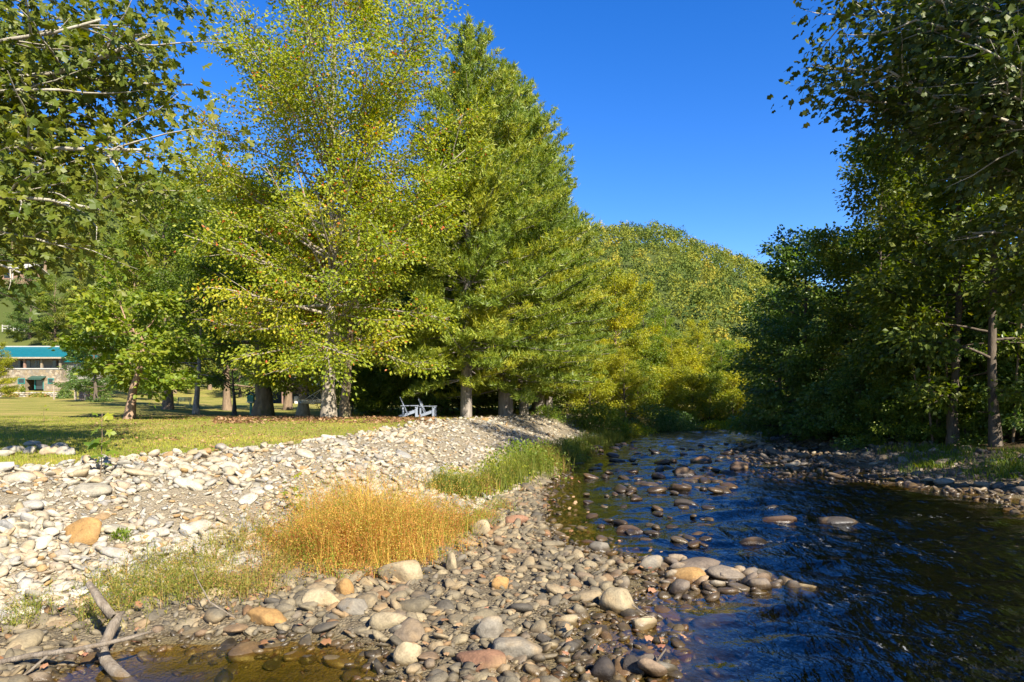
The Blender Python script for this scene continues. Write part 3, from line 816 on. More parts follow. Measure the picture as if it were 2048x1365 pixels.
L['hill'] = leaf_mat('hill_leaf', [(0.0, (0.035, 0.06, 0.018)), (0.3, (0.07, 0.095, 0.02)), (0.6, (0.12, 0.135, 0.022)), (0.85, (0.19, 0.175, 0.025)), (1.0, (0.29, 0.20, 0.03))], .2, .8, .05, gain=1.35)
L['pine'] = leaf_mat('pine_needle', [(0.0, (0.06, 0.10, 0.02)), (0.5, (0.135, 0.17, 0.02)), (0.85, (0.24, 0.235, 0.02)), (1.0, (0.30, 0.26, 0.03))], .38, .5, gain=1.42)
L['gold'] = leaf_mat('golden_grass_blade', [(0.0, (0.40, 0.36, 0.08)), (0.3, (0.48, 0.33, 0.07)), (0.5, (0.45, 0.24, 0.06)), (0.72, (0.34, 0.12, 0.05)), (0.86, (0.28, 0.27, 0.04)), (1.0, (0.13, 0.19, 0.02))], .4, .7, .15)
L['weed'] = leaf_mat('weed_leaf', [(0.0, (0.07, 0.11, 0.014)), (0.45, (0.16, 0.17, 0.025)), (0.75, (0.28, 0.22, 0.05)), (1.0, (0.30, 0.14, 0.06))], .4, .6, .25)
L['grass'] = leaf_mat('lawn_blade', [(0.0, (0.13, 0.165, 0.02)), (0.5, (0.23, 0.24, 0.03)), (0.8, (0.34, 0.28, 0.05)), (1.0, (0.38, 0.29, 0.10))], .35, .7, .15)
L['fallen'] = leaf_mat('fallen_leaf', [(0.0, (0.09, 0.045, 0.02)), (0.4, (0.18, 0.085, 0.035)), (0.7, (0.28, 0.18, 0.09)), (1.0, (0.25, 0.10, 0.055))], .15, .7)

oval = lambda t: (1 - (2 * t - .85) ** 2 * .75) ** .8 if abs(2 * t - .85) < 1.15 else .25
wide = lambda t: max(.18, 1 - t ** 1.8 * .85)
dome = lambda t: max(.2, math.sqrt(max(0, 1 - t * t)))

# -- the big maple and the trees about it
mp = at(657, 30)
def loc_of(px, py, depth, base): return np.array([(px - 1024) / FPX * depth, depth, CAM_H + (HOR - py) / FPX * depth]) - base
ex = [((0, 0, 3.4), loc_of(470, 720, 26.5, mp), .07), ((0, 0, 3.2), loc_of(560, 745, 26, mp), .06), ((0, 0, 3.6), loc_of(660, 755, 25.5, mp), .06), ((0, 0, 4.2), loc_of(520, 660, 27, mp), .06),
      ((0, 0, 6), loc_of(930, 300, 29, mp), .07), ((0, 0, 5), loc_of(900, 640, 29, mp), .07), ((0, 0, 4), loc_of(850, 740, 29, mp), .06), ((0, 0, 7.5), loc_of(840, 60, 30, mp), .08),
      ((0, 0, 5), loc_of(480, 480, 27, mp), .07), ((0, 0, 7), loc_of(430, 300, 30, mp), .07), ((0, 0, 5.5), loc_of(800, 480, 27, mp), .07), ((0, 0, 4.6), loc_of(780, 640, 26.5, mp), .06),
      ((0, 0, 9), loc_of(470, 90, 31, mp), .06), ((0, 0, 6), loc_of(530, 330, 27, mp), .06), ((0, 0, 7), loc_of(560, 180, 28, mp), .06), ((0, 0, 6), loc_of(720, 300, 26.5, mp), .06), ((0, 0, 8), loc_of(760, 150, 28, mp), .06), ((0, 0, 5), loc_of(560, 560, 26, mp), .06), ((0, 0, 5), loc_of(700, 560, 26, mp), .06), ((0, 0, 9), loc_of(620, 60, 28, mp), .06), ((0, 0, 6), loc_of(430, 420, 28, mp), .06), ((0, 0, 6.5), loc_of(900, 450, 28.5, mp), .06)]
tree_obj('maple_tree', make_tree(1, 20.5, .29, .13, 6.6, oval, 66, 88000, .148, LEAF_OVAL, (8, 68), .03, .0, (.3, .2), 2.4, .32, ex, .55, red=.03, jit=.8), B['maple'], L['maple'], mp,
         'tall pale-barked maple with yellow-green leaves flecked with red, beside the lawn edge')
vt = at(690, 32.5)
tree_obj('maple_tree', make_tree(2, 12, .24, .3, 3.4, oval, 18, 14000, .17, LEAF_OVAL, (20, 55), red=.10, lean=(.8, .2)), B['moss'], L['maple'], vt,
         'leaning vine-wrapped maple close behind the tall pale-barked maple')
ft = at(605, 37)
ftp = [(0, 0, 0), (.05, 0, .7), (.0, 0, 1.4), (-.1, .1, 2.2), (-.1, .2, 4), (.1, .3, 6.5), (.1, .3, 9), (.2, .3, 12)]
tree_obj('forked_tree', make_tree(3, 12, .33, .2, 4.2, oval, 18, 15000, .18, LEAF_OVAL, (15, 55), trunk_pts=ftp, extra=[((-.02, 0, 1.4), (-2.2, -.3, 4.2), .16), ((-.1, .1, 2.0), (-3.4, .8, 6.0), .12)], hue=(.0, .75)), B['maple'], L['maple'], ft,
         'fork-trunked tree with a low slanting limb, holding one end of the hammock')
tt = at(525, 38)
tree_obj('thick_trunk_tree', make_tree(4, 13, .50, .26, 4.6, oval, 24, 20000, .19, LEAF_OVAL, (5, 55), hue=(0, .8)), B['moss'], L['green'], tt,
         'old tree with a very thick brown trunk standing on the leaf-strewn rise')
st = at(392, 43)
tree_obj('slender_tree', make_tree(5, 9.5, .19, .26, 4.0, oval, 20, 15000, .19, LEAF_OVAL, (0, 50), lean=(.7, 0), hue=(0, .8)), B['maple'], L['green'], st,
         'slender grey-trunked tree next to the park bench on the lawn')
bt = at(470, 42)
tree_obj('fruit_tree', make_tree(6, 3.6, .13, .35, 1.7, dome, 18, 500, .10, LEAF_OVAL, (10, 60), lean=(-.3, 0), sub=5), B['dark'], L['green'], bt,
         'small nearly bare fruit tree with grey twigs on the lawn')
rt = at(258, 31)
rtp = [(0, 0, 0), (.12, 0, .8), (.22, 0, 1.5), (.42, 0, 2.0), (.62, 0, 2.7), (.62, 0, 3.4), (.50, 0, 3.75), (.2, .05, 4.0), (-.2, .1, 4.5), (-.45, .1, 5.2), (-.5, .1, 6.2)]
tree_obj('redbud_tree', make_tree(8, 6.2, .21, .30, 2.9, dome, 16, 5400, .20, LEAF_HEART, (0, 45), trunk_pts=rtp, sub=2.4, spread=.3, grav=.05,
         extra=[((.22, 0, 1.6), (2.8, -.2, 1.9), .05), ((.5, 0, 2.3), (3.3, .2, 3.4), .05), ((.5, 0, 2.6), (-2.2, .2, 2.2), .05), ((.2, 0, 4), (-2.8, .3, 3.6), .05)]), B['red'], L['bright'], rt,
         'small tree with a crooked reddish trunk and broad heart-shaped leaves')
# -- background deciduous trees of the left side
gA = make_tree(20, 17, .35, .15, 5.6, oval, 34, 22000, .25, LEAF_OVAL, (5, 60), spread=.30)
o, gAm = tree_obj('broadleaf_tree', gA, B['brown'], L['green'], at(335, 52), 'full round green tree behind the redbud, taller than it')
gB = make_tree(21, 18, .33, .12, 5.0, wide, 34, 22000, .25, LEAF_OVAL, (0, 62), spread=.30)
o, gBm = tree_obj('broadleaf_tree', gB, B['brown'], L['forest'], at(455, 58), 'tall olive-green tree behind the old thick-trunked tree')
gC = make_tree(22, 13, .28, .06, 4.6, dome, 34, 20000, .22, LEAF_OVAL, (0, 55), spread=.27, hue=(0, .85))
gCm = [mesh('bushy_trunk', *gC[0], B['dark'], True), mesh('bushy_crown', gC[1][0], gC[1][1], L['darkg'], False, gC[1][2])]
gYm = [*gCm, L['yellow']]
gYb = [*gAm, L['yellow']]
gBr = [*gBm, L['bright']]
BK = [(gAm, 575, 62, 1.0, 'round green tree filling the gap behind the fork-trunked tree'), (gBr, 720, 55, .75, 'bright green tree seen between the maple and the pines'),
      (gCm, 815, 46, .62, 'dark bushy tree directly behind the pair of lawn chairs'), (gBm, 870, 60, .95, 'tall olive tree standing behind the first pine'), (gCm, 735, 44, .42, 'low dark bushy tree in the shade behind the vine-wrapped maple'),
      (gCm, 770, 52, .6, 'dark bushy tree between the dark shed and the lawn chairs')]
BK += [(gYm, -6, 86, .52, 'small yellow-green tree shading one end of the green roof'), (gCm, 190, 72, .74, 'dark spreading tree between the redbud and the stone house')]
for k, (ms, px, d, s, lb) in enumerate(BK): copy_tree(ms, 'broadleaf_tree', at(px, d), lb, None, k * 1.3, s)
for k, (ms, px, d, s) in enumerate([(gCm, 205, 92, .85), (gAm, 262, 100, .8), (gCm, 300, 84, .62), (gBm, 350, 110, .8), (gAm, 420, 116, .85), (gCm, 480, 104, .8), (gAm, 530, 120, .9), (gCm, 600, 108, 1.0), (gBm, 690, 110, 1.1)]):
    copy_tree(ms, 'broadleaf_tree', at(px, d), {id(gCm): 'dark bushy tree', id(gAm): 'round green tree', id(gBm): 'tall olive tree'}[id(ms)] + ' at the back of the lawn below the wooded hill', 'trees at the back of the lawn', k * 2.1, s)
for k, (ms, px, d, s) in enumerate([(gCm, 60, 138, .95), (gAm, 110, 132, .9), (gBm, 160, 130, .95), (gAm, 210, 140, 1.05), (gBm, 270, 138, 1.1), (gCm, -20, 150, 1.0), (gAm, 340, 142, 1.1), (gBm, 25, 165, 1.1), (gAm, 90, 170, 1.1), (gBm, 180, 165, 1.1)]):
    copy_tree(ms, 'broadleaf_tree', at(px, d), {id(gCm): 'dark bushy tree', id(gAm): 'round green tree', id(gBm): 'tall olive tree'}[id(ms)] + ' on the slope above the green-roofed stone house', 'trees on the slope above the house', k * 1.7, s)
# -- yellow-green trees down the river
gGm = [*gCm, L['bright']]
YK = [(gYb, 1232, 58, .68, 'tall yellow-green tree rising next to the last pine'), (gGm, 1285, 66, .76, 'broad light green tree over the river bend'), (gYm, 1398, 64, .62, 'yellow tree with pale branches closing the view downriver'),
      (gBr, 1330, 80, .62, 'narrow bright green tree behind the broad one at the bend'), (gAm, 1190, 66, .70, 'green tree half hidden behind the last pine'), (gBm, 1270, 96, .66, 'tall olive tree at the foot of the wooded hill'),
      (gGm, 1450, 84, .58, 'light green tree at the foot of the hill by the dark shore trees'), (gAm, 1385, 104, .5, 'green tree on the lower hill slope above the bend'), (gYm, 1250, 50, .42, 'low yellow-green tree overhanging the left river edge'),
      (gYm, 1345, 58, .46, 'low yellow bushy tree at the far waterside'), (gGm, 1440, 62, .45, 'small light-green tree leaning over the far gravel'), (gYb, 1490, 96, .42, 'yellowish tree far up the slope beside the dark shore trees')]
for k, (ms, px, d, s, lb) in enumerate(YK): copy_tree(ms, 'broadleaf_tree', at(px, d), lb, None, k * 1.9, s)

# -- pines
def make_pine(seed, H, r0, R0, c0, tufts):
    r = np.random.default_rng(seed)
    T = np.stack([np.cumsum(r.normal(size=15) * .04), np.cumsum(r.normal(size=15) * .04), np.linspace(-.2, H, 15)], -1)
    wood = [tube(T, r0 * (1 - .95 * np.linspace(0, 1, 15)) + .01, 10)]
    AN, AD, AC = [], [], []
    z = c0 * H
    while z < H * .985:
        t = (z - c0 * H) / (H * (1 - c0))
        nb = int(r.integers(5, 7)); a0 = r.uniform(0, 6.28)
        for b in range(nb):
            L_ = (R0 * (1 - t) ** .66 * (.55 + .45 * min(1, t / .12)) + .35) * r.uniform(.7, 1.2)
            e = math.radians(-11 + 56 * t ** 1.0 + r.normal() * 7)
            az = a0 + b * 6.283 / nb + r.normal() * .2
            p, _ = at_path(T, (z + .2) / (H + .2))
            P = grow(p, (math.cos(az) * math.cos(e), math.sin(az) * math.cos(e), math.sin(e)), L_, 6, r, .035, .05, -.02)
            wood.append(tube(P, np.linspace(max(.015, .05 * (1 - t)), .006, 7), 4))
            ch = r.random()
            for s_ in range(max(6, int(L_ * 8.5))):
                s = r.uniform(.2, 1) if t < .5 else r.uniform(.05, 1)
                q, d = at_path(P, s); d = d / np.linalg.norm(d)
                a = r.uniform(.5, 1.1) * (1 if s_ % 2 else -1)
                dd = np.array([d[0] * math.cos(a) - d[1] * math.sin(a), d[0] * math.sin(a) + d[1] * math.cos(a), d[2] + r.uniform(.0, .35)])
                l = min(1.3, L_ * .35) * r.uniform(.5, 1.1) * (1.3 - s)
                Q = grow(q, dd, l, 3, r, .06, .08)
                for m_ in range(max(2, int(l / .16))):
                    pp, d2 = at_path(Q, .2 + .8 * (m_ + r.random()) / max(2, int(l / .16)))
                    AN.append(pp); AD.append(d2); AC.append(ch)
            AN.append(P[-1]); AD.append(P[-1] - P[-2]); AC.append(ch)
        z += r.uniform(.34, .5) * (1.15 - .35 * t)
    AN, AD, AC = np.array(AN), unit(np.array(AD)), np.array(AC)
    if len(AN) > tufts:
        k = r.choice(len(AN), tufts, replace=False); AN, AD, AC = AN[k], AD[k], AC[k]
    n = len(AN); K = 5
    ax = unit(AD + np.array([0, 0, .35]))
    dirs = unit(ax[:, None] * .75 + r.normal(size=(n, K, 3)) * .55)
    P = np.repeat(AN, K, 0) + r.normal(size=(n * K, 3)) * .05; D = dirs.reshape(-1, 3)
    sd = unit(np.cross(D, r.normal(size=(n * K, 3))))
    ln = r.uniform(.17, .34, n * K)[:, None]; wd = r.uniform(.020, .038, n * K)[:, None]
    V = np.stack([P - sd * wd, P + sd * wd, P + D * ln], 1).reshape(-1, 3)
    F = np.arange(n * K * 3).reshape(-1, 3)
    rn = np.repeat(np.clip(np.repeat(AC, K) * .55 + r.random(n * K) * .45, 0, 1), 3)
    return merge(wood), (V, F, rn), n
pA = make_pine(31, 20.0, .30, 5.4, .10, 36000); pB = make_pine(32, 19.2, .42, 6.2, .085, 36000)
pAm = [mesh('pine_trunk', *pA[0], B['pine'], True), mesh('pine_crown', pA[1][0], pA[1][1], L['pine'], False, pA[1][2])]
pBm = [mesh('pine_trunk', *pB[0], B['pine'], True), mesh('pine_crown', pB[1][0], pB[1][1], L['pine'], False, pB[1][2])]
PK = [(pAm, 932, 34, .965, 'tallest white pine, slim trunk beside the two lawn chairs'), (pBm, 1013, 37, .97, 'white pine with the broad pale trunk above the shaded rocks'),
      (pAm, 1050, 42, 1.0, 'white pine second in the row along the bank from the broad-trunked one'), (pBm, 1078, 47, .98, 'white pine third in the row along the bank from the broad-trunked one'),
      (pAm, 1098, 54, .98, 'white pine at the far end of the row on the bank'), (pBm, 885, 47, .95, 'white pine standing back from the bank behind the lawn chairs')]
for k, (ms, px, d, s, lb) in enumerate(PK): copy_tree(ms, 'pine_tree', at(px, d), lb, None, k * 2.3 + .4, s)

# -- overhanging sycamore of the left
sb = np.array([-13.6, 12.6, float(ground(-13.6, 12.6))])
def sy(px, py, d): return loc_of(px, py, d + 2.2, sb)
ex = [((0, 0, 6), sy(300, 70, 9.5), .10), ((0, 0, 5), sy(300, 300, 9), .09), ((0, 0, 7), sy(385, 170, 11), .08), ((0, 0, 4.5), sy(200, 420, 8.5), .08), ((0, 0, 4), sy(40, 545, 8.5), .07),
      ((0, 0, 4), sy(150, 500, 9), .05), ((0, 0, 7), sy(200, 40, 9), .09), ((0, 0, 6), sy(120, 180, 9), .09), ((0, 0, 5), sy(100, 330, 9.5), .09), ((0, 0, 8), sy(300, -60, 10), .09), ((0, 0, 9), sy(430, -20, 12), .08),
      ((0, 0, 4), sy(40, 460, 10), .07), ((0, 0, 5), sy(40, 250, 10), .08), ((0, 0, 6), sy(20, 80, 10), .08), ((0, 0, 5), sy(290, 380, 11.5), .06), ((0, 0, 5), sy(180, 250, 10.5), .06), ((0, 0, 6), sy(230, 150, 10.5), .06), ((0, 0, 7), sy(110, 60, 11), .06), ((0, 0, 6), sy(60, 130, 11.5), .06), ((0, 0, 4.5), sy(70, 400, 11), .06), ((0, 0, 8), sy(250, 100, 12), .06)]
tree_obj('sycamore_tree', make_tree(41, 17, .42, .3, 5.4, oval, 22, 15500, .165, LEAF_LOBED, (5, 60), .0, .05, sub=2.4, spread=.36, extra=ex, flat=.8, hue=(0, .95), jit=.75), B['syc'], L['syc'], sb,
         'sycamore with large lobed leaves overhanging the lawn beside the stone bank')
# -- right bank
rb = np.array([14.6, 15.0, float(ground(14.6, 15.0))])
def ry(px, py, d): return loc_of(px, py, d, rb)
ex = [((0, 0, 8), ry(1625, 130, 17), .12), ((0, 0, 7.5), ry(1700, 200, 16), .10), ((0, 0, 9), ry(1690, 30, 17), .10), ((0, 0, 7), ry(1760, 130, 15), .10), ((0, 0, 8), ry(1830, 40, 14), .10), ((0, 0, 9), ry(1740, -40, 15), .10),
      ((0, 0, 6), ry(1900, 210, 14), .10), ((0, 0, 7), ry(1950, 90, 13), .09), ((0, 0, 6), ry(1800, 260, 17), .08), ((0, 0, 8), ry(1900, -60, 13), .09), ((0, 0, 6), ry(1990, 330, 15), .08), ((0, 0, 5), ry(2000, 180, 13), .08)]
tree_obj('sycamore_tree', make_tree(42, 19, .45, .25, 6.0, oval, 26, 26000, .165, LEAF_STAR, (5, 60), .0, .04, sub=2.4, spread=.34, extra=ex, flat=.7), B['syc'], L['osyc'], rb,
         'sycamore reaching long dark boughs over the river from the right bank')
rS = make_tree(43, 18, .17, .11, 4.2, oval, 30, 18000, .23, LEAF_OVAL, (5, 60), spread=.4)
rSm = [mesh('shore_trunk', *rS[0], B['dark'], True), mesh('shore_crown', rS[1][0], rS[1][1], L['rsyc'], False, rS[1][2])]
dM = make_tree(44, 11.5, .25, .05, 4.2, dome, 36, 20000, .24, LEAF_OVAL, (-12, 55), grav=.05, spread=.34)
dMm = [mesh('dark_trunk', *dM[0], B['dark'], True), mesh('dark_crown', dM[1][0], dM[1][1], L['darkg'], False, dM[1][2])]
RK = [(dMm, 1612, 38, .95, 'dark broad-leaved tree sweeping down to the river edge'), (dMm, 1560, 46, .82, 'dark-leaved tree behind the one sweeping down to the river'), (rSm, 1750, 31, .74, 'olive-leaved tree with some brown leaves above the rocky shore'),
      (rSm, 1908, 25, .98, 'tall tree with a straight mottled trunk on the cobble shore'), (rSm, 1992, 23.5, 1.0, 'tree with the darkest thick trunk at the top of the cobble shore'), (rSm, 1840, 34, .95, 'shore tree standing between the mottled trunk and the olive-leaved tree'),
      (dMm, 1700, 34, .85, 'dark bushy tree with low boughs beside the olive-leaved shore tree'), (dMm, 1800, 29, .5, 'low dark bushy tree at the head of the cobble shore'), (dMm, 1950, 30, .6, 'dark understorey tree between two tall shore trunks'),
      (dMm, 2060, 25, .6, 'dark understorey tree behind the sycamore of the cobble shore')]
for k, (ms, px, d, s, lb) in enumerate(RK): copy_tree(ms, 'shore_tree', at(px, d), lb, None, k * 1.1 + .5, s)
for k, (ms, x, y, s) in enumerate([(rSm, 27, 24, 1.05), (rSm, 28, 34, 1.0), (rSm, 24, 8, .9), (gBm, 24, 40, .9), (gBm, 33, 26, 1.0), (gAm, 30, 50, .8), (dMm, 25, 30, .9), (dMm, 21, 35, .9), (dMm, 27, 43, 1.0), (gAm, 40, 40, 1.0)]):
    copy_tree(ms, 'shore_tree', (x, y, float(ground(x, y))), ('dark-leaved bushy tree' if ms is dMm else 'tall slim-trunked tree' if ms is rSm else 'broad olive-green tree') + ' of the shaded wood behind the cobble shore', 'trees of the right bank wood', k * 1.9, s)

sbM = make_tree(45, 4.6, .09, .03, 2.6, dome, 26, 7500, .19, LEAF_OVAL, (-5, 60), spread=.3)
sbD = [mesh('bush_trunk', *sbM[0], B['dark'], True), mesh('bush_crown', sbM[1][0], sbM[1][1], L['darkg'], False, sbM[1][2])]
sbG = [*sbD, L['green']]
sbY = [*sbD, L['yellow']]
for k, (ms, px, d, s) in enumerate([(sbG, 705, 41, .6), (sbG, 745, 43, .8), (sbG, 785, 42, .75), (sbG, 820, 41, .85), (sbD, 870, 42, .9), (sbG, 905, 44, .8), (sbG, 955, 48, .9), (sbG, 985, 55, .8), (sbG, 1030, 56, 1.0), (sbD, 1065, 60, 1.0), (sbG, 1100, 62, 1.1), (sbG, 1135, 58, 1.0), (sbD, 1010, 62, 1.1), (sbD, 920, 56, 1.1), (sbD, 850, 52, 1.1)]):
    copy_tree(ms, 'understorey_bush', at(px, d), ('dark' if ms is sbD else 'mid-green') + ' bush of the thicket behind the lawn chairs and pine trunks', 'bushes of the thicket behind the pines', k * 1.3, s, 'bush')
for k, (ms, px, d, s) in enumerate([(sbY, 1180, 48, .7), (sbY, 1225, 52, .8), (sbG, 1275, 53, .75), (sbY, 1330, 54, .8), (sbY, 1385, 55, .75), (sbG, 1420, 55, .8), (sbY, 1465, 57, .8), (sbG, 1500, 58, .8), (sbY, 1540, 60, .9), (sbG, 1585, 58, .9), (sbY, 1360, 60, 1.0), (sbG, 1300, 58, 1.0), (sbY, 1480, 64, 1.1), (sbG, 1620, 62, 1.0)]):
    copy_tree(ms, 'waterside_bush', at(px, d), ('yellow-leaved' if ms is sbY else 'green-leaved') + ' bush hanging over the water at the river bend', 'bushes at the river bend', k * 1.7, s, 'bush')
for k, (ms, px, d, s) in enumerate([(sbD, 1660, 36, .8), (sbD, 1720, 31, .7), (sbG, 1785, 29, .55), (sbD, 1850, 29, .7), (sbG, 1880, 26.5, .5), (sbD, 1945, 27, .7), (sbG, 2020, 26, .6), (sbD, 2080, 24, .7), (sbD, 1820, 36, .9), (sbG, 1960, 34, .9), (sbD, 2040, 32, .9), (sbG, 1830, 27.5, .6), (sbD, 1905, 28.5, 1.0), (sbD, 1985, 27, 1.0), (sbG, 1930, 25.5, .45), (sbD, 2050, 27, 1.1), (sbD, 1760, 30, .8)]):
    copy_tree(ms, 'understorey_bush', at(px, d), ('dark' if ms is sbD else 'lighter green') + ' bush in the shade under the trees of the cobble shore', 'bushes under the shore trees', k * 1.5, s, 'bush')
# slender shaded stems of the shore wood
for k, (px, d, hgt, ln) in enumerate([(1868, 26, 5, -1.0), (1880, 26.5, 5.5, -.4), (1855, 27, 4.5, -1.4), (1893, 25.5, 6, .2), (1700, 32, 6, .3), (1960, 26, 7, .3), (2025, 24, 7, -.3)]):
    q_ = np.random.default_rng(400 + k); g_ = at(px, d); Pp = grow((0, 0, -.2), (ln * .18, 0, 1), hgt, 7, q_, .02, .05)
    o = link('young_tree', None, None, 'thin bare-stemmed young tree leaning under the shore trees', 'tree', 'thin stems under the shore trees', loc=tuple(g_))
    link('trunk', mesh('trunk', *tube(Pp, np.linspace(.05, .02, 8), 6), B['brown'], True), o)
    n_ = 260; T_ = Pp[-1] + q_.normal(size=(n_, 3)) * np.array([.7, .7, .8]); v, f, a = leaves(T_, q_.normal(size=(n_, 3)), q_.normal(size=(n_, 3)) * .5 + np.array([0, 0, .8]), q_.uniform(.12, .25, n_), LEAF_OVAL, q_.random(n_))
    link('crown', mesh('crown', v, f, L['rsyc'], False, a), o)

# -- the wooded hill: one far mass
def hill_wood():
    r = np.random.default_rng(51)
    pts = []
    tries = 0
    while len(pts) < 3600 and tries < 60000:
        tries += 1
        y = r.uniform(126, 315); px = r.uniform(-200, 2300)
        if not (1120 < px < 1620 or px < 520) and r.random() < .75: continue
        pts.append(((px - 1024) / FPX * y, y))
    A = np.array(pts)
    keep = []; cell = {}
    for k, (x, y) in enumerate(A):
        c = (int(x // 3.4), int(y // 3.4))
        if any((c[0] + a, c[1] + b) in cell and (A[cell[(c[0] + a, c[1] + b)]] - A[k]) @ (A[cell[(c[0] + a, c[1] + b)]] - A[k]) < 9 for a in (-1, 0, 1) for b in (-1, 0, 1)): continue
        cell[c] = k; keep.append(k)
    A = A[keep]
    A = A[~((A[:, 0] / A[:, 1] < -.62) & (A[:, 1] < 175) & (A[:, 0] / A[:, 1] > -.80))]
    pxs = 1024 + FPX * A[:, 0] / A[:, 1]
    near = ((pxs > 1130) & (pxs < 1600)) | ((pxs > 0) & (pxs < 420) & (A[:, 1] > 150))
    parts = []
    for B_, K, lo_, hi_ in ((A[near], 150, .45, .82), (A[~near], 50, .9, 1.4)):
        z = ground(B_[:, 0], B_[:, 1]); n = len(B_)
        rx = r.uniform(1.6, 3.1, n); rz = r.uniform(2.4, 4.8, n); hz = r.uniform(2.5, 6, n); hue = r.random(n)
        d = unit(r.normal(size=(n, K, 3))); d[..., 2] = np.abs(d[..., 2]) * 1.1 - .3
        lob = 1 + .26 * np.sin(d[..., 0] * 5 + hue[:, None] * 30) * np.cos(d[..., 1] * 5 + hue[:, None] * 17) - .25 * r.random((n, K)) ** 3
        P = np.stack([B_[:, 0, None] + d[..., 0] * rx[:, None] * lob, B_[:, 1, None] + d[..., 1] * rx[:, None] * lob, (z + hz)[:, None] + d[..., 2] * rz[:, None] * lob], -1)
        P += r.normal(size=P.shape) * .2
        nr = d * 1.3 + r.normal(size=d.shape) * .4; fw = r.normal(size=d.shape)
        rn = np.clip(hue[:, None] * .75 + r.random((n, K)) * .25, 0, 1)
        parts.append(leaves(P.reshape(-1, 3), fw.reshape(-1, 3), nr.reshape(-1, 3), r.uniform(lo_, hi_, n * K), LEAF_OVAL, rn.ravel()))
    V = np.concatenate([parts[0][0], parts[1][0]]); F = np.concatenate([parts[0][1], parts[1][1] + len(parts[0][0])]); a = np.concatenate([parts[0][2], parts[1][2]])
    return link('hill_forest', mesh('hill_forest', V, F, L['hill'], False, a), label='autumn-tinged forest covering the hill beyond the river', cat='forest', kind='stuff')
hill_wood()

# ------------------------------------------------------------------ grasses, weeds, shrubs
def blades(P, h, lean, r, mat, name, label, rnd, width=.006, cat='grass', seg=2, heads=0.0, parent=None, nh=9, hw=.035):
    n = len(P)
    az = r.uniform(0, 6.28, n); D = np.stack([np.cos(az), np.sin(az), np.zeros(n)], -1); S = np.stack([-np.sin(az), np.cos(az), np.zeros(n)], -1)
    w_ = (width * r.uniform(.7, 1.4, n))[:, None]; l_ = (lean * (r.uniform(.2, 1.1, n) + .9 * r.random(n) ** 6) * h)[:, None]; h = h[:, None]; up = np.array([0, 0, 1.0])
    if seg == 1:
        V = np.stack([P - S * w_, P + S * w_, P + D * l_ + up * h], 1); F = np.array([[0, 1, 2]])
    else:
        m1 = P + D * l_ * .3 + up * h * .6
        V = np.stack([P - S * w_, P + S * w_, m1 + S * w_ * .8, m1 - S * w_ * .8, P + D * l_ + up * h], 1); F = np.array([[0, 1, 2], [0, 2, 3], [3, 2, 4]])
    k = V.shape[1]
    Fa = (F[None] + (np.arange(n) * k)[:, None, None]).reshape(-1, 3)
    V = V.reshape(-1, 3); A = np.repeat(rnd, k)
    if heads > 0:
        hm = np.where(r.random(n) < heads)[0]; hm = np.repeat(hm, nh)
        t = r.uniform(.4, 1.1, len(hm))[:, None]
        Q = P[hm] + D[hm] * l_[hm] * t ** 1.5 + up * h[hm] * t + r.normal(size=(len(hm), 3)) * np.array([hw, hw, hw * .7])
        v2, f2, a2 = leaves(Q, r.normal(size=Q.shape) + up * .4, r.normal(size=Q.shape), r.uniform(.010, .024, len(hm)), LEAF_OVAL, np.clip(rnd[hm] + .08 + r.normal(size=len(hm)) * .17, 0, 1))
        V, Fa, A = np.concatenate([V, v2]), np.concatenate([Fa, f2 + len(V)]), np.concatenate([A, a2])
    return link(name, mesh(name, V, Fa, mat, False, A), parent, label, cat if parent is None else None, kind='stuff')

def on_ground(XY): return np.column_stack([XY, ground(XY[:, 0], XY[:, 1])])
r = np.random.default_rng(61)
# golden grass
CL = [(575, 1110, .34, .40), (620, 1118, .4, .66), (660, 1125, .42, .82), (715, 1128, .45, .92), (770, 1120, .45, .95), (690, 1070, .4, .85), (820, 1105, .4, .88), (760, 1070, .42, .9), (870, 1080, .36, .66), (910, 1065, .3, .5), (945, 1052, .28, .36), (640, 1085, .4, .7), (975, 1040, .26, .26), (830, 1062, .36, .7), (600, 1145, .3, .2), (680, 1155, .3, .24), (760, 1150, .32, .24), (845, 1122, .28, .26), (905, 1095, .28, .2), (545, 1095, .25, .22), (1000, 1020, .25, .25)]
P, Hh, Rn = [], [], []
for px, py, s, h in CL:
    g = G(px, py); n = int(700 * s * h / .35)
    xy = g[:2] + np.array([r.normal(size=n) * s * .62, r.normal(size=n) * s * .62]).T
    P.append(xy); Hh.append(h * 1.1 * r.uniform(.3, 1.25, n) * (.6 + .8 * vnoise(xy[:, 0] * 3.5, xy[:, 1] * 3.5, 77)) * np.exp(-((xy - g[:2]) ** 2).sum(1) / (2 * s) ** 2)); 
    Rn.append(np.clip(r.normal(size=n) * .18 + .32 + .36 * vnoise(xy[:, 0] * 2.2, xy[:, 1] * 2.2, 78) + .3 * sstep(820, 960, px) + .5 * (r.random(n) < .22), 0, 1))
P = on_ground(np.concatenate(P))
blades(P, np.concatenate(Hh), .95, r, L['gold'], 'golden_grass', 'tall golden-orange dry grass at the foot of the stone bank', np.concatenate(Rn), .0028, heads=.9, nh=11, hw=.06)
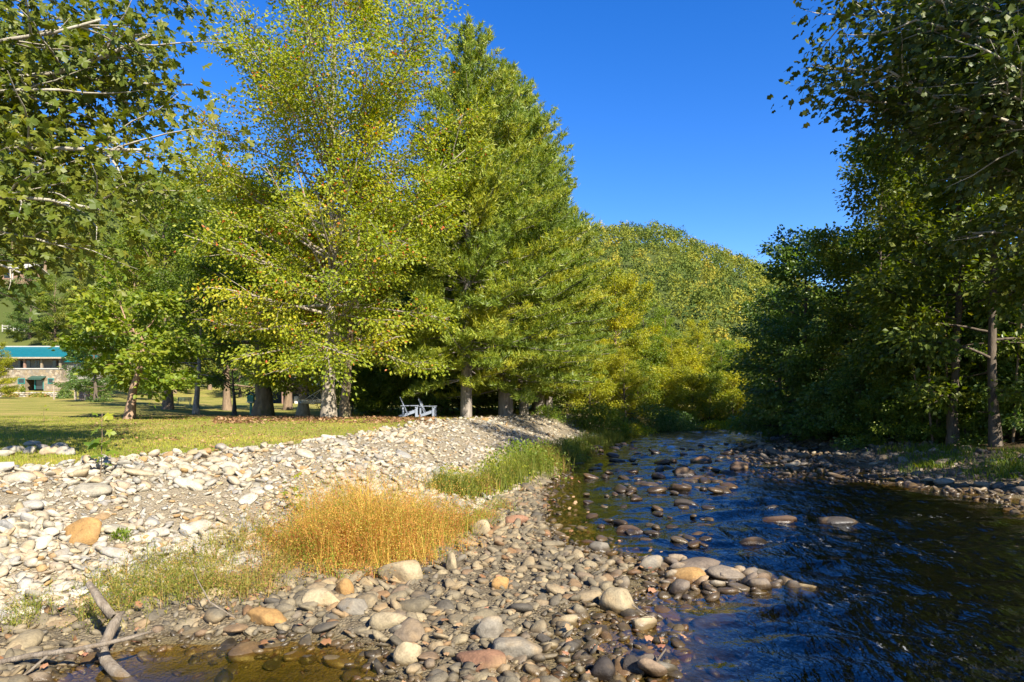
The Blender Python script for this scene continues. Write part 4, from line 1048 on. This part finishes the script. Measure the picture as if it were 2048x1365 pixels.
# yellow-green low weeds at the foot of the bank
def weed_patch(cl, name, label, dens, lsz, mat, seed, rn0=.4, stems=True):
    q = np.random.default_rng(seed); P, F_, N_, A_ = [], [], [], []
    SP, SH, SR = [], [], []
    for px, py, s, h in cl:
        g = G(px, py); n = int(dens * s * s * 4)
        xy = g[:2] + q.normal(size=(n, 2)) * s * .6
        z = ground(xy[:, 0], xy[:, 1]); hh = h * q.random(n) ** .8 * np.exp(-((xy - g[:2]) ** 2).sum(1) / (1.6 * s) ** 2)
        P.append(np.column_stack([xy, z + hh])); A_.append(np.clip(rn0 + q.normal(size=n) * .22, 0, 1))
        ns = n // 6; k = q.choice(n, max(ns, 1)); SP.append(np.column_stack([xy[k], z[k]])); SH.append(hh[k] + .05); SR.append(np.clip(rn0 + .2 + q.normal(size=len(k)) * .2, 0, 1))
    P = np.concatenate(P); n = len(P)
    v, f, a = leaves(P, q.normal(size=(n, 3)) + np.array([0, 0, .4]), q.normal(size=(n, 3)) * .7 + np.array([0, 0, .6]), lsz * q.uniform(.5, 1.3, n), LEAF_OVAL, np.concatenate(A_))
    SP, SH, SR = np.concatenate(SP), np.concatenate(SH), np.concatenate(SR); m = len(SP)
    az = q.uniform(0, 6.28, m); S = np.stack([np.cos(az), np.sin(az), 0 * az], -1) * .004
    tip = SP + np.stack([q.normal(size=m) * .08, q.normal(size=m) * .08, SH], -1)
    v2 = np.stack([SP - S, SP + S, tip], 1).reshape(-1, 3); f2 = np.arange(3 * m).reshape(-1, 3)
    return mesh(name, np.concatenate([v, v2]), np.concatenate([f, f2 + len(v)]), mat, False, np.concatenate([a, np.repeat(SR, 3)]))
WL = [(250, 1215, .35, .22), (300, 1190, .4, .25), (360, 1190, .42, .25), (420, 1180, .45, .25), (480, 1190, .4, .2), (330, 1150, .4, .25), (400, 1140, .4, .28), (460, 1110, .4, .3), (230, 1180, .3, .2), (540, 1165, .35, .2), (510, 1080, .3, .3), (60, 1230, .2, .18), (560, 1140, .3, .25), (30, 1260, .15, .15), (200, 1240, .25, .18)]
link('bank_weeds', weed_patch(WL, 'bank_weeds', '', 420, .03, L['weed'], 71, .45), label='low yellow-green weeds behind the driftwood at the foot of the bank', cat='weeds', kind='stuff')
P, Hh, Rn = [], [], []
for px, py, s, h in WL:
    g = G(px, py); n = int(150 * s / .35); xy = g[:2] + r.normal(size=(n, 2)) * s * .62
    P.append(xy); Hh.append(h * 1.25 * r.uniform(.3, 1.2, n)); Rn.append(np.clip(r.normal(size=n) * .2 + .45 + .25 * sstep(330, 520, px), 0, 1))
P = on_ground(np.concatenate(P))
blades(P, np.concatenate(Hh), 1.0, r, L['weed'], 'weedy_grass', 'thin seeding grass spreading from the golden grass to the driftwood', np.concatenate(Rn), .003, heads=.8, nh=8, hw=.04)
def shrub(name, cl, label, dens, lsz, mat, seed, rn0, cat='shrub', grass=0):
    o = link(name, weed_patch(cl, name, label, dens, lsz, mat, seed, rn0), None, label, cat)
    return o
shrub('weed_clump', [(925, 985, .4, .55), (955, 990, .4, .5), (905, 965, .35, .45), (890, 985, .3, .35)], 'leafy yellow-green weed clump between the pale stones and the golden grass', 420, .06, L['yellow'], 72, .3, 'weeds')
shrub('weed_clump', [(985, 978, .5, .6), (1020, 968, .5, .7), (1000, 960, .5, .65)], 'taller green weed clump where the stone bank nears the water', 420, .065, L['yellow'], 73, .2, 'weeds')
shrub('weed_clump', [(1060, 948, .7, .95), (1090, 932, .7, .9), (1040, 935, .6, .95), (1020, 945, .5, .8)], 'tall green weeds on the shaded bank above the riffle', 380, .08, L['bright'], 74, .45, 'weeds')
shrub('weed_clump', [(1130, 915, .7, .7), (1160, 905, .6, .6)], 'dark weeds by the waterline below the last shaded rocks', 500, .08, L['green'], 75, .5, 'weeds')
shrub('shrub', [(1195, 868, 1.4, 2.0), (1225, 872, 1.2, 1.8), (1170, 862, 1.0, 1.3)], 'silvery green willowy shrub at the far end of the rock bank', 300, .13, L['green'], 76, .45)
shrub('shrub', [(1320, 872, 1.6, 2.2), (1355, 872, 1.4, 1.8)], 'dark rounded shrub standing in shade at the river bend', 300, .14, L['darkg'], 77, .3)
shrub('shrub', [(1262, 875, 1.0, .9), (1285, 876, 1.0, .8)], 'low yellow grassy shrub on the left water edge before the bend', 300, .12, L['yellow'], 78, .5)
shrub('shrub', [(1480, 868, 1.6, 1.2), (1530, 866, 1.5, 1.3), (1430, 868, 1.5, 1.0)], 'low yellow-green shrub along the far gravel shore', 260, .14, L['yellow'], 79, .4)
shrub('shrub', [(1108, 838, .6, .9), (1090, 835, .5, .7)], 'small green shrub at the feet of the pine row', 500, .1, L['bright'], 80, .3)
shrub('weed_clump', [(243, 1080, .10, .16)], 'single green tuft growing in the pale stones by the ochre slab', 4500, .045, L['bright'], 81, .35, 'weeds')
P, Hh, Rn = [], [], []
for px, py, s_, h_ in [(890, 985, .35, .45), (925, 992, .35, .5), (960, 990, .35, .5), (990, 980, .4, .6), (1020, 970, .4, .65), (1045, 955, .45, .7), (1070, 945, .5, .75), (1095, 932, .55, .75), (1125, 918, .6, .7), (1155, 905, .6, .6), (1190, 893, .7, .6), (1225, 885, .7, .6)]:
    g = G(px, py); n = int(520 * s_ / .4); xy = g[:2] + r.normal(size=(n, 2)) * s_ * .55
    P.append(xy); Hh.append(h_ * r.uniform(.35, 1.2, n)); Rn.append(np.clip(r.normal(size=n) * .2 + .32 + .35 * (r.random() < .3), 0, 1))
blades(on_ground(np.concatenate(P)), np.concatenate(Hh), .7, r, L['weed'], 'waterside_grass', 'strip of yellow-green grass along the waterline below the stone bank', np.concatenate(Rn), .006, heads=.3, nh=5, hw=.05)
# right bank grass
q = np.random.default_rng(82); P = []
for _ in range(20):
    px, py = q.uniform(1770, 2050), q.uniform(895, 955)
    g = G(px, py); P.append(g[:2] + q.normal(size=(170, 2)) * .32)
P = on_ground(np.concatenate(P)); P = P[P[:, 2] > .05]
blades(P, q.uniform(.06, .28, len(P)), .9, q, L['green'], 'shore_grass', 'rank grass and weeds growing along the shaded cobble shore', np.clip(q.normal(size=len(P)) * .25 + .35, 0, 1), .010)
# understorey of the right bank wood
q = np.random.default_rng(83)
# lawn blades and fallen leaves
n = 90000; y = 9.5 + 24 * q.random(n) ** 1.5; u = q.uniform(-.80, .06, n); XY = np.column_stack([u * y, y]); XY = XY[XY[:, 0] < xP(XY[:, 1]) + .15 * q.normal(size=n)]
keep = vnoise(XY[:, 0] * 1.5, XY[:, 1] * 1.5, 91) > .18 * q.random(len(XY)); P = on_ground(XY[keep])
blades(P, q.uniform(.025, .07, len(P)), .6, q, L['grass'], 'grass_blades', None, np.clip(vnoise(P[:, 0] * .5, P[:, 1] * .5, 92) * .7 + q.normal(size=len(P)) * .18 + .05, 0, 1), .007, seg=1, parent=lawn)
n = 6000; y = 12 + 26 * q.random(n) ** .8; u = q.uniform(-.62, .02, n); XY = np.column_stack([u * y, y]); XY = XY[(XY[:, 0] < xP(XY[:, 1]) + .6)]; m = len(XY)
P = on_ground(XY) + np.array([0, 0, .03])
v, f, a = leaves(P, q.normal(size=(m, 3)) * np.array([1, 1, .2]), np.array([0, 0, 1.]) + q.normal(size=(m, 3)) * .4, q.uniform(.04, .10, m), LEAF_OVAL, q.random(m))
m2 = 5000; uu = q.uniform(430, 870, m2); dd_ = q.uniform(24.5, 31.5, m2); XY2 = np.column_stack([(uu - 1024) / FPX * dd_, dd_]); XY2 = XY2[vnoise(XY2[:, 0] * .8, XY2[:, 1] * .8, 95) > .45 * q.random(m2) + .2]; m2 = len(XY2)
v2, f2, a2 = leaves(on_ground(XY2) + np.array([0, 0, .04]), q.normal(size=(m2, 3)) * np.array([1, 1, .3]), np.array([0, 0, 1.]) + q.normal(size=(m2, 3)) * .6, q.uniform(.07, .16, m2), LEAF_OVAL, q.random(m2) * .75)
v, f, a = np.concatenate([v, v2]), np.concatenate([f, f2 + len(v)]), np.concatenate([a, a2])
link('fallen_leaves', mesh('fallen_leaves', v, f, L['fallen'], False, a), lawn, kind='stuff')

# small sycamore seedlings
def seedling(px, py, h, nl, ls, label, seed):
    r = np.random.default_rng(seed); g = G(px, py)
    Ps = grow((0, 0, -.03), (.05, 0, 1), h, 6, r, .1, .08)
    o = link('sapling', None, None, label, 'sapling', loc=tuple(g))
    link('stem', mesh('stem', *tube(Ps, np.linspace(.009, .004, 7), 5), B['brown'], True), o)
    T = np.array([at_path(Ps, s)[0] for s in np.linspace(.25, 1, nl)]); az = np.arange(nl) * 2.4
    fw = np.stack([np.cos(az), np.sin(az), r.normal(size=nl) * .3 - .1], -1); T = T + fw * .06
    nr = np.array([0, -.55, .8]) + r.normal(size=(nl, 3)) * .3
    v, f, a = leaves(T, fw, nr, ls * r.uniform(.6, 1.15, nl), LEAF_LOBED, r.random(nl))
    me0 = [mesh('leaf', v[k * 13:(k + 1) * 13], f[:12], L['bright'], False, a[k * 13:(k + 1) * 13]) for k in range(nl)]
    for me in me0: link('leaf', me, o)
seedling(200, 955, 1.08, 14, .21, 'sycamore sapling with broad leaves on the crest of the stone bank', 1)
seedling(585, 1030, .62, 9, .17, 'young green sapling rising beside the golden grass', 2)
seedling(88, 845, .75, 6, .13, 'thin dark sapling alone on the open lawn', 3)

# ------------------------------------------------------------------ driftwood and twigs
M['drift'] = bark_mat('bleached_wood', (0.11, 0.085, 0.06), (0.25, 0.21, 0.16), 14, (0.14, 0.10, 0.06))
def at3(px, py, z):
    return G(px, py, z)
dw = link('driftwood_branch', None, None, 'bleached crooked driftwood branch angling from the weeds into the brown pool', 'driftwood', loc=tuple(at3(205, 1290, .06)))
org = np.array(dw.location)
pts = [at3(178, 1168, .62), at3(203, 1205, .5), at3(222, 1232, .38), at3(238, 1228, .36), at3(228, 1250, .30), at3(214, 1278, .2), at3(204, 1298, .14), at3(212, 1322, .06), at3(236, 1348, .0), at3(275, 1380, -.1)]
link('limb', mesh('limb', *tube(np.array(pts) - org, [.03, .042, .046, .06, .052, .046, .05, .052, .058, .05], 9), M['drift'], True), dw)
pts = [at3(204, 1298, .14), at3(188, 1300, .2), at3(174, 1302, .25)]
link('stub', mesh('stub', *tube(np.array(pts) - org, [.03, .025, .018], 6), M['drift'], True), dw)
ds = link('driftwood_pole', None, None, 'long thin grey driftwood pole lying across the crooked branch', 'driftwood', loc=tuple(at3(150, 1310, .1)))
org = np.array(ds.location)
pts = [at3(-60, 1338, .10), at3(60, 1312, .17), at3(150, 1300, .24), at3(210, 1288, .28), at3(260, 1276, .30), at3(306, 1263, .30)]
link('pole', mesh('pole', *tube(np.array(pts) - org, [.024, .026, .022, .022, .018, .008], 7), M['drift'], True), ds)
pts = [at3(95, 1312, .18), at3(60, 1342, .08), at3(25, 1366, .02)]
link('side_twig', mesh('side_twig', *tube(np.array(pts) - org, [.014, .012, .006], 5), M['drift'], True), ds)
def twig(label, pts, r0):
    org = np.array(pts[0]); o = link('dead_twig', mesh('dead_twig', *tube(np.array(pts) - org, np.linspace(r0, r0 * .35, len(pts)), 5), M['drift'] if r0 < .018 else B['dark'], True), None, label, 'twig', loc=tuple(org))
twig('thin dead twig leaning in the weeds behind the driftwood', [G(470, 1240) + (0, 0, .02), at3(420, 1205, .3), at3(395, 1160, .5), at3(378, 1120, .75)], .010)
twig('dark wet dead twig poking out of the water by the black boulder', [at3(1290, 1350, -.03), at3(1312, 1325, .08), at3(1332, 1298, .2)], .02)
twig('forked dry twig lying beside the big round pale boulder', [at3(1265, 1210, .25), at3(1285, 1225, .2), at3(1305, 1236, .1)], .008)

# ------------------------------------------------------------------ lawn chairs
M['chairpaint'] = plain_mat('shaded_white_paint', (0.19, 0.215, 0.27), .5, .12, 12)  # white paint toned dark and bluish, so the colour carries the chairs' shade
def lawn_chair(loc, rz, label):
    o = link('lawn_chair', None, None, label, 'chair', 'pair of lawn chairs on the bank', loc=tuple(loc), rz=rz)
    m = M['chairpaint']
    def part(nm, bx): link(nm, mesh(nm, *merge(bx), m), o)
    # local: +x is forward
    for s in (-1, 1):
        part('front_leg', [box((.38, s * .31, .27), (.10, .03, .54))])
        part('back_leg', [beam((.42, s * .27, .33), (-.42, s * .27, .04), .03, .13)])
        part('rear_post', [box((-.24, s * .31, .30), (.08, .03, .52))])
        part('armrest', [box((.06, s * .34, .565), (.82, .14, .025))])
        part('arm_bracket', [box((.36, s * .345, .50), (.06, .03, .10))])
    for k in range(6):
        x = .40 - k * .085; part('seat_slat', [box((x, 0, .40 - k * .033), (.075, .56, .022), ry=.36)])
    for k in range(7):
        yy = (k - 3) * .082; hh = .86 - .035 * (k - 3) ** 2 * .6
        part('back_slat', [beam((-.06, yy * .85, .20), (-.06 - hh * .40, yy * 1.12, .20 + hh * .92), .072, .02)])
    part('back_rail', [box((-.27, 0, .54), (.03, .66, .07))]); part('front_rail', [box((.41, 0, .36), (.025, .56, .11))])
c1 = at(826, 33); c2 = at(850, 34)
for (px, d, lb, a) in ((817, 32.6, 'white slatted lawn chair, the one of the pair farther from the slim pine trunk', .1), (853, 33.4, 'white slatted lawn chair, the one of the pair closer to the slim pine trunk', -.05)):
    p = at(px, d); lawn_chair(p + (0, 0, .0), a, lb)

# ------------------------------------------------------------------ bench, post box, hammock
M['greenmetal'] = plain_mat('green_iron', (0.03, 0.07, 0.05), .5, .2, 8)
M['teal'] = plain_mat('teal_paint', (0.02, 0.16, 0.14), .5, .2, 8)
M['wood'] = plain_mat('weathered_wood', (0.30, 0.24, 0.17), .8, .3, 6)
M['rope'] = plain_mat('white_rope', (0.62, 0.58, 0.50), .9, .15, 10)
o = link('park_bench', None, None, 'dark green slatted park bench standing on the lawn', 'bench', loc=tuple(at(368, 72)), rz=.15)
for x in (-.62, .62):
    link('leg', mesh('leg', *merge([box((x, -.2, .22), (.05, .06, .44)), box((x, .2, .42), (.05, .06, .84), rx=-.12), box((x, 0, .62), (.06, .5, .04))]), M['greenmetal']), o)
for k in range(5): link('seat_slat', mesh('seat_slat', *box((0, -.22 + k * .1, .44), (1.4, .08, .03)), M['greenmetal']), o)
for k in range(4): link('back_slat', mesh('back_slat', *box((0, .24 + k * .014, .54 + k * .1), (1.4, .025, .075)), M['greenmetal']), o)
for k in range(3): link('back_post', mesh('back_post', *box((-.4 + k * .4, .29, .64), (.05, .03, .5)), M['greenmetal']), o)
o = link('feeder_post', None, None, 'teal green post with a hooded box on top beside the thick trunk', 'feeder', loc=tuple(at(502, 38)))
link('post', mesh('post', *merge([box((0, 0, .35), (.11, .11, .72)), box((0, 0, .72), (.26, .2, .05))]), M['teal']), o)
link('box', mesh('box', *box((0, 0, .95), (.34, .26, .40)), M['teal']), o)
link('hood', mesh('hood', *merge([box((-.1, 0, 1.24), (.34, .36, .03), ry=-.6), box((.1, 0, 1.24), (.34, .36, .03), ry=.6)]), M['greenmetal']), o)
link('tray', mesh('tray', *box((0, -.02, .76), (.42, .36, .03)), M['rope']), o)
ha = at(612, 36.4) + (0, 0, 1.35); hb = at(655, 30.6) + (-.3, 0, 1.3)
mid = (ha + hb) / 2; o = link('hammock', None, None, 'pale rope hammock slung between the forked tree and the tall maple', 'hammock', loc=(mid[0], mid[1], mid[2] - 1.3))
base = np.array(o.location); d = (hb - ha); s = np.cross(d / np.linalg.norm(d), (0, 0, 1))
def hp(t, v): return ha + d * t + s * v * .55 - np.array([0, 0, 1.0]) * 2.6 * t * (1 - t) * (1.05 - .1 * abs(v)) - base
for k in range(13):
    v = (k - 6) / 6; link('cord', mesh('cord', *tube([hp(t, v) for t in np.linspace(.24, .76, 9)], [.018] * 9, 4), M['rope']), o)
for k in range(14):
    t = .26 + .48 * k / 13; link('cross_cord', mesh('cross_cord', *tube([hp(t, v) for v in np.linspace(-1, 1, 5)], [.015] * 5, 4), M['rope']), o)
for t, e in ((.24, ha), (.76, hb)):
    link('spreader_bar', mesh('spreader_bar', *beam(hp(t, -1.1), hp(t, 1.1), .05, .04), M['wood']), o)
    for v in (-1, -.4, .4, 1): link('rope', mesh('rope', *tube([hp(t, v), e - base], [.01, .012], 4), M['rope']), o)

# ------------------------------------------------------------------ stone house with green roof
def stonewall_mat():
    m, t, p, out = new_mat('fieldstone_wall'); pos = geo_pos(t)
    v = t.nodes.new('ShaderNodeTexVoronoi'); v.inputs['Scale'].default_value = 2.3; t.links.new(pos, v.inputs['Vector'])
    v2 = t.nodes.new('ShaderNodeTexVoronoi'); v2.feature = 'DISTANCE_TO_EDGE'; v2.inputs['Scale'].default_value = 2.3; t.links.new(pos, v2.inputs['Vector'])
    sp = t.nodes.new('ShaderNodeSeparateColor'); t.links.new(v.outputs['Color'], sp.inputs[0])
    c = ramp(t, [(0, (.15, .11, .07)), (.4, (.26, .20, .12)), (.7, (.17, .145, .11)), (1, (.32, .26, .18))], sp.outputs[0])
    c = mixc(t, ramp(t, [(0, (1, 1, 1)), (.06, (0, 0, 0))], v2.outputs['Distance']), c, (.12, .10, .075))
    t.links.new(c, p.inputs['Base Color']); p.inputs['Roughness'].default_value = .95
    bump(t, v2.outputs['Distance'], .6, .05, p); return m
M['fieldwall'] = stonewall_mat()
M['roof'] = plain_mat('green_metal_roof', (0.008, 0.11, 0.12), .35, .15, 2)
M['wallpale'] = plain_mat('pale_siding', (0.20, 0.185, 0.155), .8, .15, 2)
M['darkglass'] = plain_mat('dark_glass', (0.02, 0.025, 0.03), .1, .1, 2)
M['trimwood'] = plain_mat('brown_trim', (0.22, 0.13, 0.09), .8, .2, 4)
M['whitepaint'] = plain_mat('white_trim', (0.38, 0.36, 0.32), .7, .1, 4)
D = 112.0
hz = CAM_H + (HOR - 779) / FPX * D
ho = link('stone_house', None, None, 'two-storey fieldstone house with a teal metal roof and open porch', 'house', loc=((0 - 1024) / FPX * D, D, hz))
K = D / FPX       # metres per photo pixel at the house front
def hx(px): return px * K
def hzz(py): return (779 - py) * K
def hpart(nm, bx, m, par=None): return link(nm, mesh(nm, *merge(bx), m), par or ho)
def wallbox(x0, x1, y0, y1, d0, d1): return box(((hx(x0) + hx(x1)) / 2, (d0 + d1) / 2, (hzz(y0) + hzz(y1)) / 2), (abs(hx(x1) - hx(x0)), d1 - d0, abs(hzz(y0) - hzz(y1))))
hpart('basement_wall', [wallbox(-90, 36, 738, 800, 0, 9), wallbox(50, 95, 738, 759, 0, .4), wallbox(36, 50, 738, 800, .002, 9), wallbox(87, 122, 738, 800, .002, 9), wallbox(66, 87, 738, 760, .25, 9)], M['fieldwall'])
hpart('back_wall', [wallbox(-90, 122, 714, 738, 2.2, 2.5)], M['wallpale'])
hpart('side_wall', [wallbox(122, 172, 722, 790, 1.5, 9)], M['wallpale'])
hpart('coping', [wallbox(-90, 122, 736.8, 739, -.12, .5)], M['whitepaint'])
r0, r1 = 690, 717
for k in range(24):
    x0 = -92 + k * 9.2
    hpart('roof_panel', [beam((hx(x0 + 4.6), -.7, hzz(r1)), (hx(x0 + 4.6), 4.4, hzz(r0)), hx(9.0), .06)], M['roof'])
hpart('roof_panel', [beam((hx(146), .9, hzz(724)), (hx(146), 4.4, hzz(708)), hx(56), .06)], M['roof'])
hpart('rear_roof', [beam((hx(18), 4.4, hzz(r0)), (hx(18), 9.6, hzz(r1)), hx(220), .06)], M['roof'])
hpart('ridge_cap', [wallbox(-92, 128, 688.6, 691, 4.25, 4.55)], M['whitepaint'])
hpart('fascia', [wallbox(-92, 128, 715, 718, -.74, -.66)], M['wood'])
for px in (8, 48, 82, 119):
    hpart('porch_post', [wallbox(px - 1.8, px + 1.8, 717, 738, .05, .35)], M['trimwood'] if px in (48,) else M['fieldwall'])
for a, b in ((18, 42), (88, 106), (52, 60)):
    wn = hpart('window', [wallbox(a, b, 720, 737, 2.12, 2.2)], M['darkglass']); hpart('frame', [wallbox(a - .8, b + .8, 719, 720.2, 2.08, 2.2), wallbox((a + b) / 2 - .4, (a + b) / 2 + .4, 720.2, 737, 2.08, 2.118)], M['trimwood'], wn)
for a, b in ((36, 50), (96, 108)):
    wn = hpart('window', [wallbox(a + 1.4, b - 1.4, 758.5, 766.5, -.06, -.005)], M['darkglass']); hpart('frame', [wallbox(a, b, 757, 758.5, -.08, -.004), wallbox(a, b, 766.5, 768, -.08, -.004), wallbox(a, a + 1.4, 758.5, 766.5, -.08, -.004), wallbox(b - 1.4, b, 758.5, 766.5, -.08, -.004)], M['teal'], wn)
dr = hpart('door', [wallbox(70.5, 86, 761, 779, .12, .2)], M['darkglass']); hpart('frame', [wallbox(69, 70.5, 760, 779, -.04, .24), wallbox(86, 87.5, 760, 779, -.04, .24)], M['teal'], dr)
hpart('door_hood', [beam((hx(78), -1.0, hzz(758)), (hx(78), .0, hzz(753)), hx(29), .12), wallbox(66, 91, 757, 760, -1.0, -.9)], M['greenmetal'])
for a, b in ((136, 150), (154, 166)):
    wn = hpart('window', [wallbox(a, b, 728, 742, 1.42, 1.5)], M['darkglass']); hpart('frame', [wallbox(a - 1, b + 1, 726.6, 728, 1.38, 1.5), wallbox(a - 1, b + 1, 742, 743.4, 1.38, 1.5), wallbox((a + b) / 2 - .5, (a + b) / 2 + .5, 728, 742, 1.38, 1.418)], M['whitepaint'], wn)
# garden wall, shrubs, arbor, steps
gw = link('garden_wall', None, None, 'low dry-stone garden wall below the stone house', 'wall', loc=tuple(at(50, 96)))
q = np.random.default_rng(5)
kk = 96 / FPX; zb = float(gw.location[2])
for row in range(3):
    x = -120.0
    while x < 80:
        wdt = q.uniform(5, 11); V_, F_ = ROCK_HI[int(q.integers(12))]
        link('stone', mesh('stone', V_ * np.array([wdt * kk * 1.05, .5, .30]) + np.array([(x + wdt / 2) * kk, 0, .05 + row * .25]), F_, M['pale_o'], True), gw); x += wdt
for (px, d, s, h, m, lb) in ((130, 88, .9, 1.5, 'darkg', 'clipped round green bush under the wooden arbor'), (12, 98, .9, 1.5, 'green', 'dark green bush before the stone house wall'), (180, 84, .9, 1.7, 'bright', 'large-leaved green shrub beside the wooden steps'), (45, 100, .4, 1.6, 'bright', 'small round-headed shrub in front of the basement window'), (25, 96, 1.2, .5, 'weed', 'low flower border along the garden wall'), (78, 95, 1.2, .5, 'weed', 'low yellow-green border plants near the house door')):
    g = at(px, d); gy = HOR - (g[2] - CAM_H) / d * FPX
    q2 = np.random.default_rng(int(px)); n = int(900 * s * s + 300)
    dd = unit(q2.normal(size=(n, 3))); dd[:, 2] = np.abs(dd[:, 2]); Pq = dd * np.array([s, s, h]) * q2.uniform(.55, 1.05, n)[:, None]
    v, f, a = leaves(Pq, q2.normal(size=(n, 3)), dd + q2.normal(size=(n, 3)) * .5, q2.uniform(.12, .3, n), LEAF_OVAL, q2.random(n))
    so = link('shrub', None, None, lb, 'shrub', loc=tuple(g)); link('foliage', mesh('foliage', v, f, L[m], False, a), so)
    link('stem', mesh('stem', *tube([(0, 0, -.1), (0, 0, h * .5)], [.06, .03], 5), B['brown']), so)
ga = at(130, 82); o = link('arbor', None, None, 'weathered wooden garden arbor beside the steps', 'arbor', loc=tuple(ga)); k8 = 82 / FPX
zt = CAM_H + (HOR - 763) / FPX * 82 - ga[2]
for px in (108, 150): link('post', mesh('post', *box(((px - 130) * k8, 0, zt / 2 - .1), (.12, .12, zt + .2)), M['wood']), o)
link('crossbeam', mesh('crossbeam', *box((0, -.1, zt), (46 * k8, .1, .12)), M['wood']), o)
gs = at(161, 79); o = link('wooden_steps', None, None, 'short flight of dark wooden steps with side posts', 'steps', loc=tuple(gs))
for s in (-1, 1): link('side_post', mesh('side_post', *box((s * .52, 0, .65), (.1, .1, 1.5)), M['wood']), o)
for k in range(5): link('tread', mesh('tread', *box((0, .1 + k * .2, .12 + k * .26), (.94, .2, .07)), M['wood']), o)
link('riser', mesh('riser', *box((0, .75, .55), (.9, .6, 1.1), rx=0), M['trimwood']), o)
# white rail fence and upper house on the slope
for k, (px, d) in enumerate([(0, 1)]):
    Df = 140.0
    a = at(5, Df); o = link('rail_fence', None, None, 'white two-rail fence on the slope above the house', 'fence', loc=tuple(a)); kf = Df / FPX
    tops = []
    for j in range(6):
        x = (j * 11.0) * kf; zg = float(ground(a[0] + x, Df)) - a[2]
        link('post', mesh('post', *box((x, 0, zg + .6), (.16, .16, 1.5)), M['whitepaint']), o); tops.append((x, zg))
    for j in range(5):
        for hh in (.55, 1.1): link('rail', mesh('rail', *beam((tops[j][0], -.1, tops[j][1] + hh), (tops[j + 1][0], -.1, tops[j + 1][1] + hh), .05, .14), M['whitepaint']), o)
Du = 162.0; u0 = at(10, Du); o = link('hill_house', None, None, 'dark house with a pale roof high on the slope above the white fence', 'house', loc=tuple(u0))
link('wall', mesh('wall', *box((0, 1, 1.6), (12, 6, 3.6)), M['trimwood']), o); link('roof', mesh('roof', *merge([beam((0, -3.2, 3.2), (0, 1, 4.9), 14, .15), beam((0, 5.2, 3.2), (0, 1, 4.9), 14, .15)]), M['whitepaint']), o)
for x in (-4, 0, 4): link('porch_post', mesh('porch_post', *box((x, -3.0, 1.5), (.2, .2, 3.2)), M['whitepaint']), o)
for x in (-3, 2): link('window', mesh('window', *box((x, -2.03, 1.8), (1.4, .06, 1.3)), M['darkglass']), o)
# dark open shed behind the trunks
M['shed'] = plain_mat('dark_teal_boards', (0.018, 0.03, 0.032), .8, .25, 3)
sh = at(590, 88); o = link('open_shed', None, None, 'dark boarded open-fronted shed glimpsed between the tree trunks', 'shed', loc=tuple(sh))
for k in range(16): link('board', mesh('board', *box((-4.0 + k * .53, 3, 1.35), (.51, .06, 3.0)), M['shed']), o)
link('roof', mesh('roof', *beam((0, -1.0, 2.35), (0, 3.3, 3.4), 9, .12), M['shed']), o)
for x in (-4.2, -1.4, 1.4, 4.2): link('post', mesh('post', *box((x, -.6, 1.1), (.16, .16, 2.5)), M['trimwood']), o)
link('barrel', mesh('barrel', *tube([(-.3, 1.5, 0), (-.3, 1.5, .3), (-.3, 1.5, .9)], [.3, .34, .3], 10), M['rope'], True), o)


# leaves that have drifted onto the bar and the pool edge
q = np.random.default_rng(97); m = 260
XY = np.array([s_bar(q) for _ in range(m)]); P = on_ground(XY); P[:, 2] = np.maximum(P[:, 2], .0) + q.uniform(.03, .10, m)
v, f, a = leaves(P, q.normal(size=(m, 3)) * np.array([1, 1, .3]), np.array([0, -.3, 1.]) + q.normal(size=(m, 3)) * .4, q.uniform(.05, .11, m), LEAF_STAR, q.uniform(.3, 1, m))
link('drifted_leaves', mesh('drifted_leaves', v, f, L['fallen'], False, a), gravel_bar, kind='stuff')
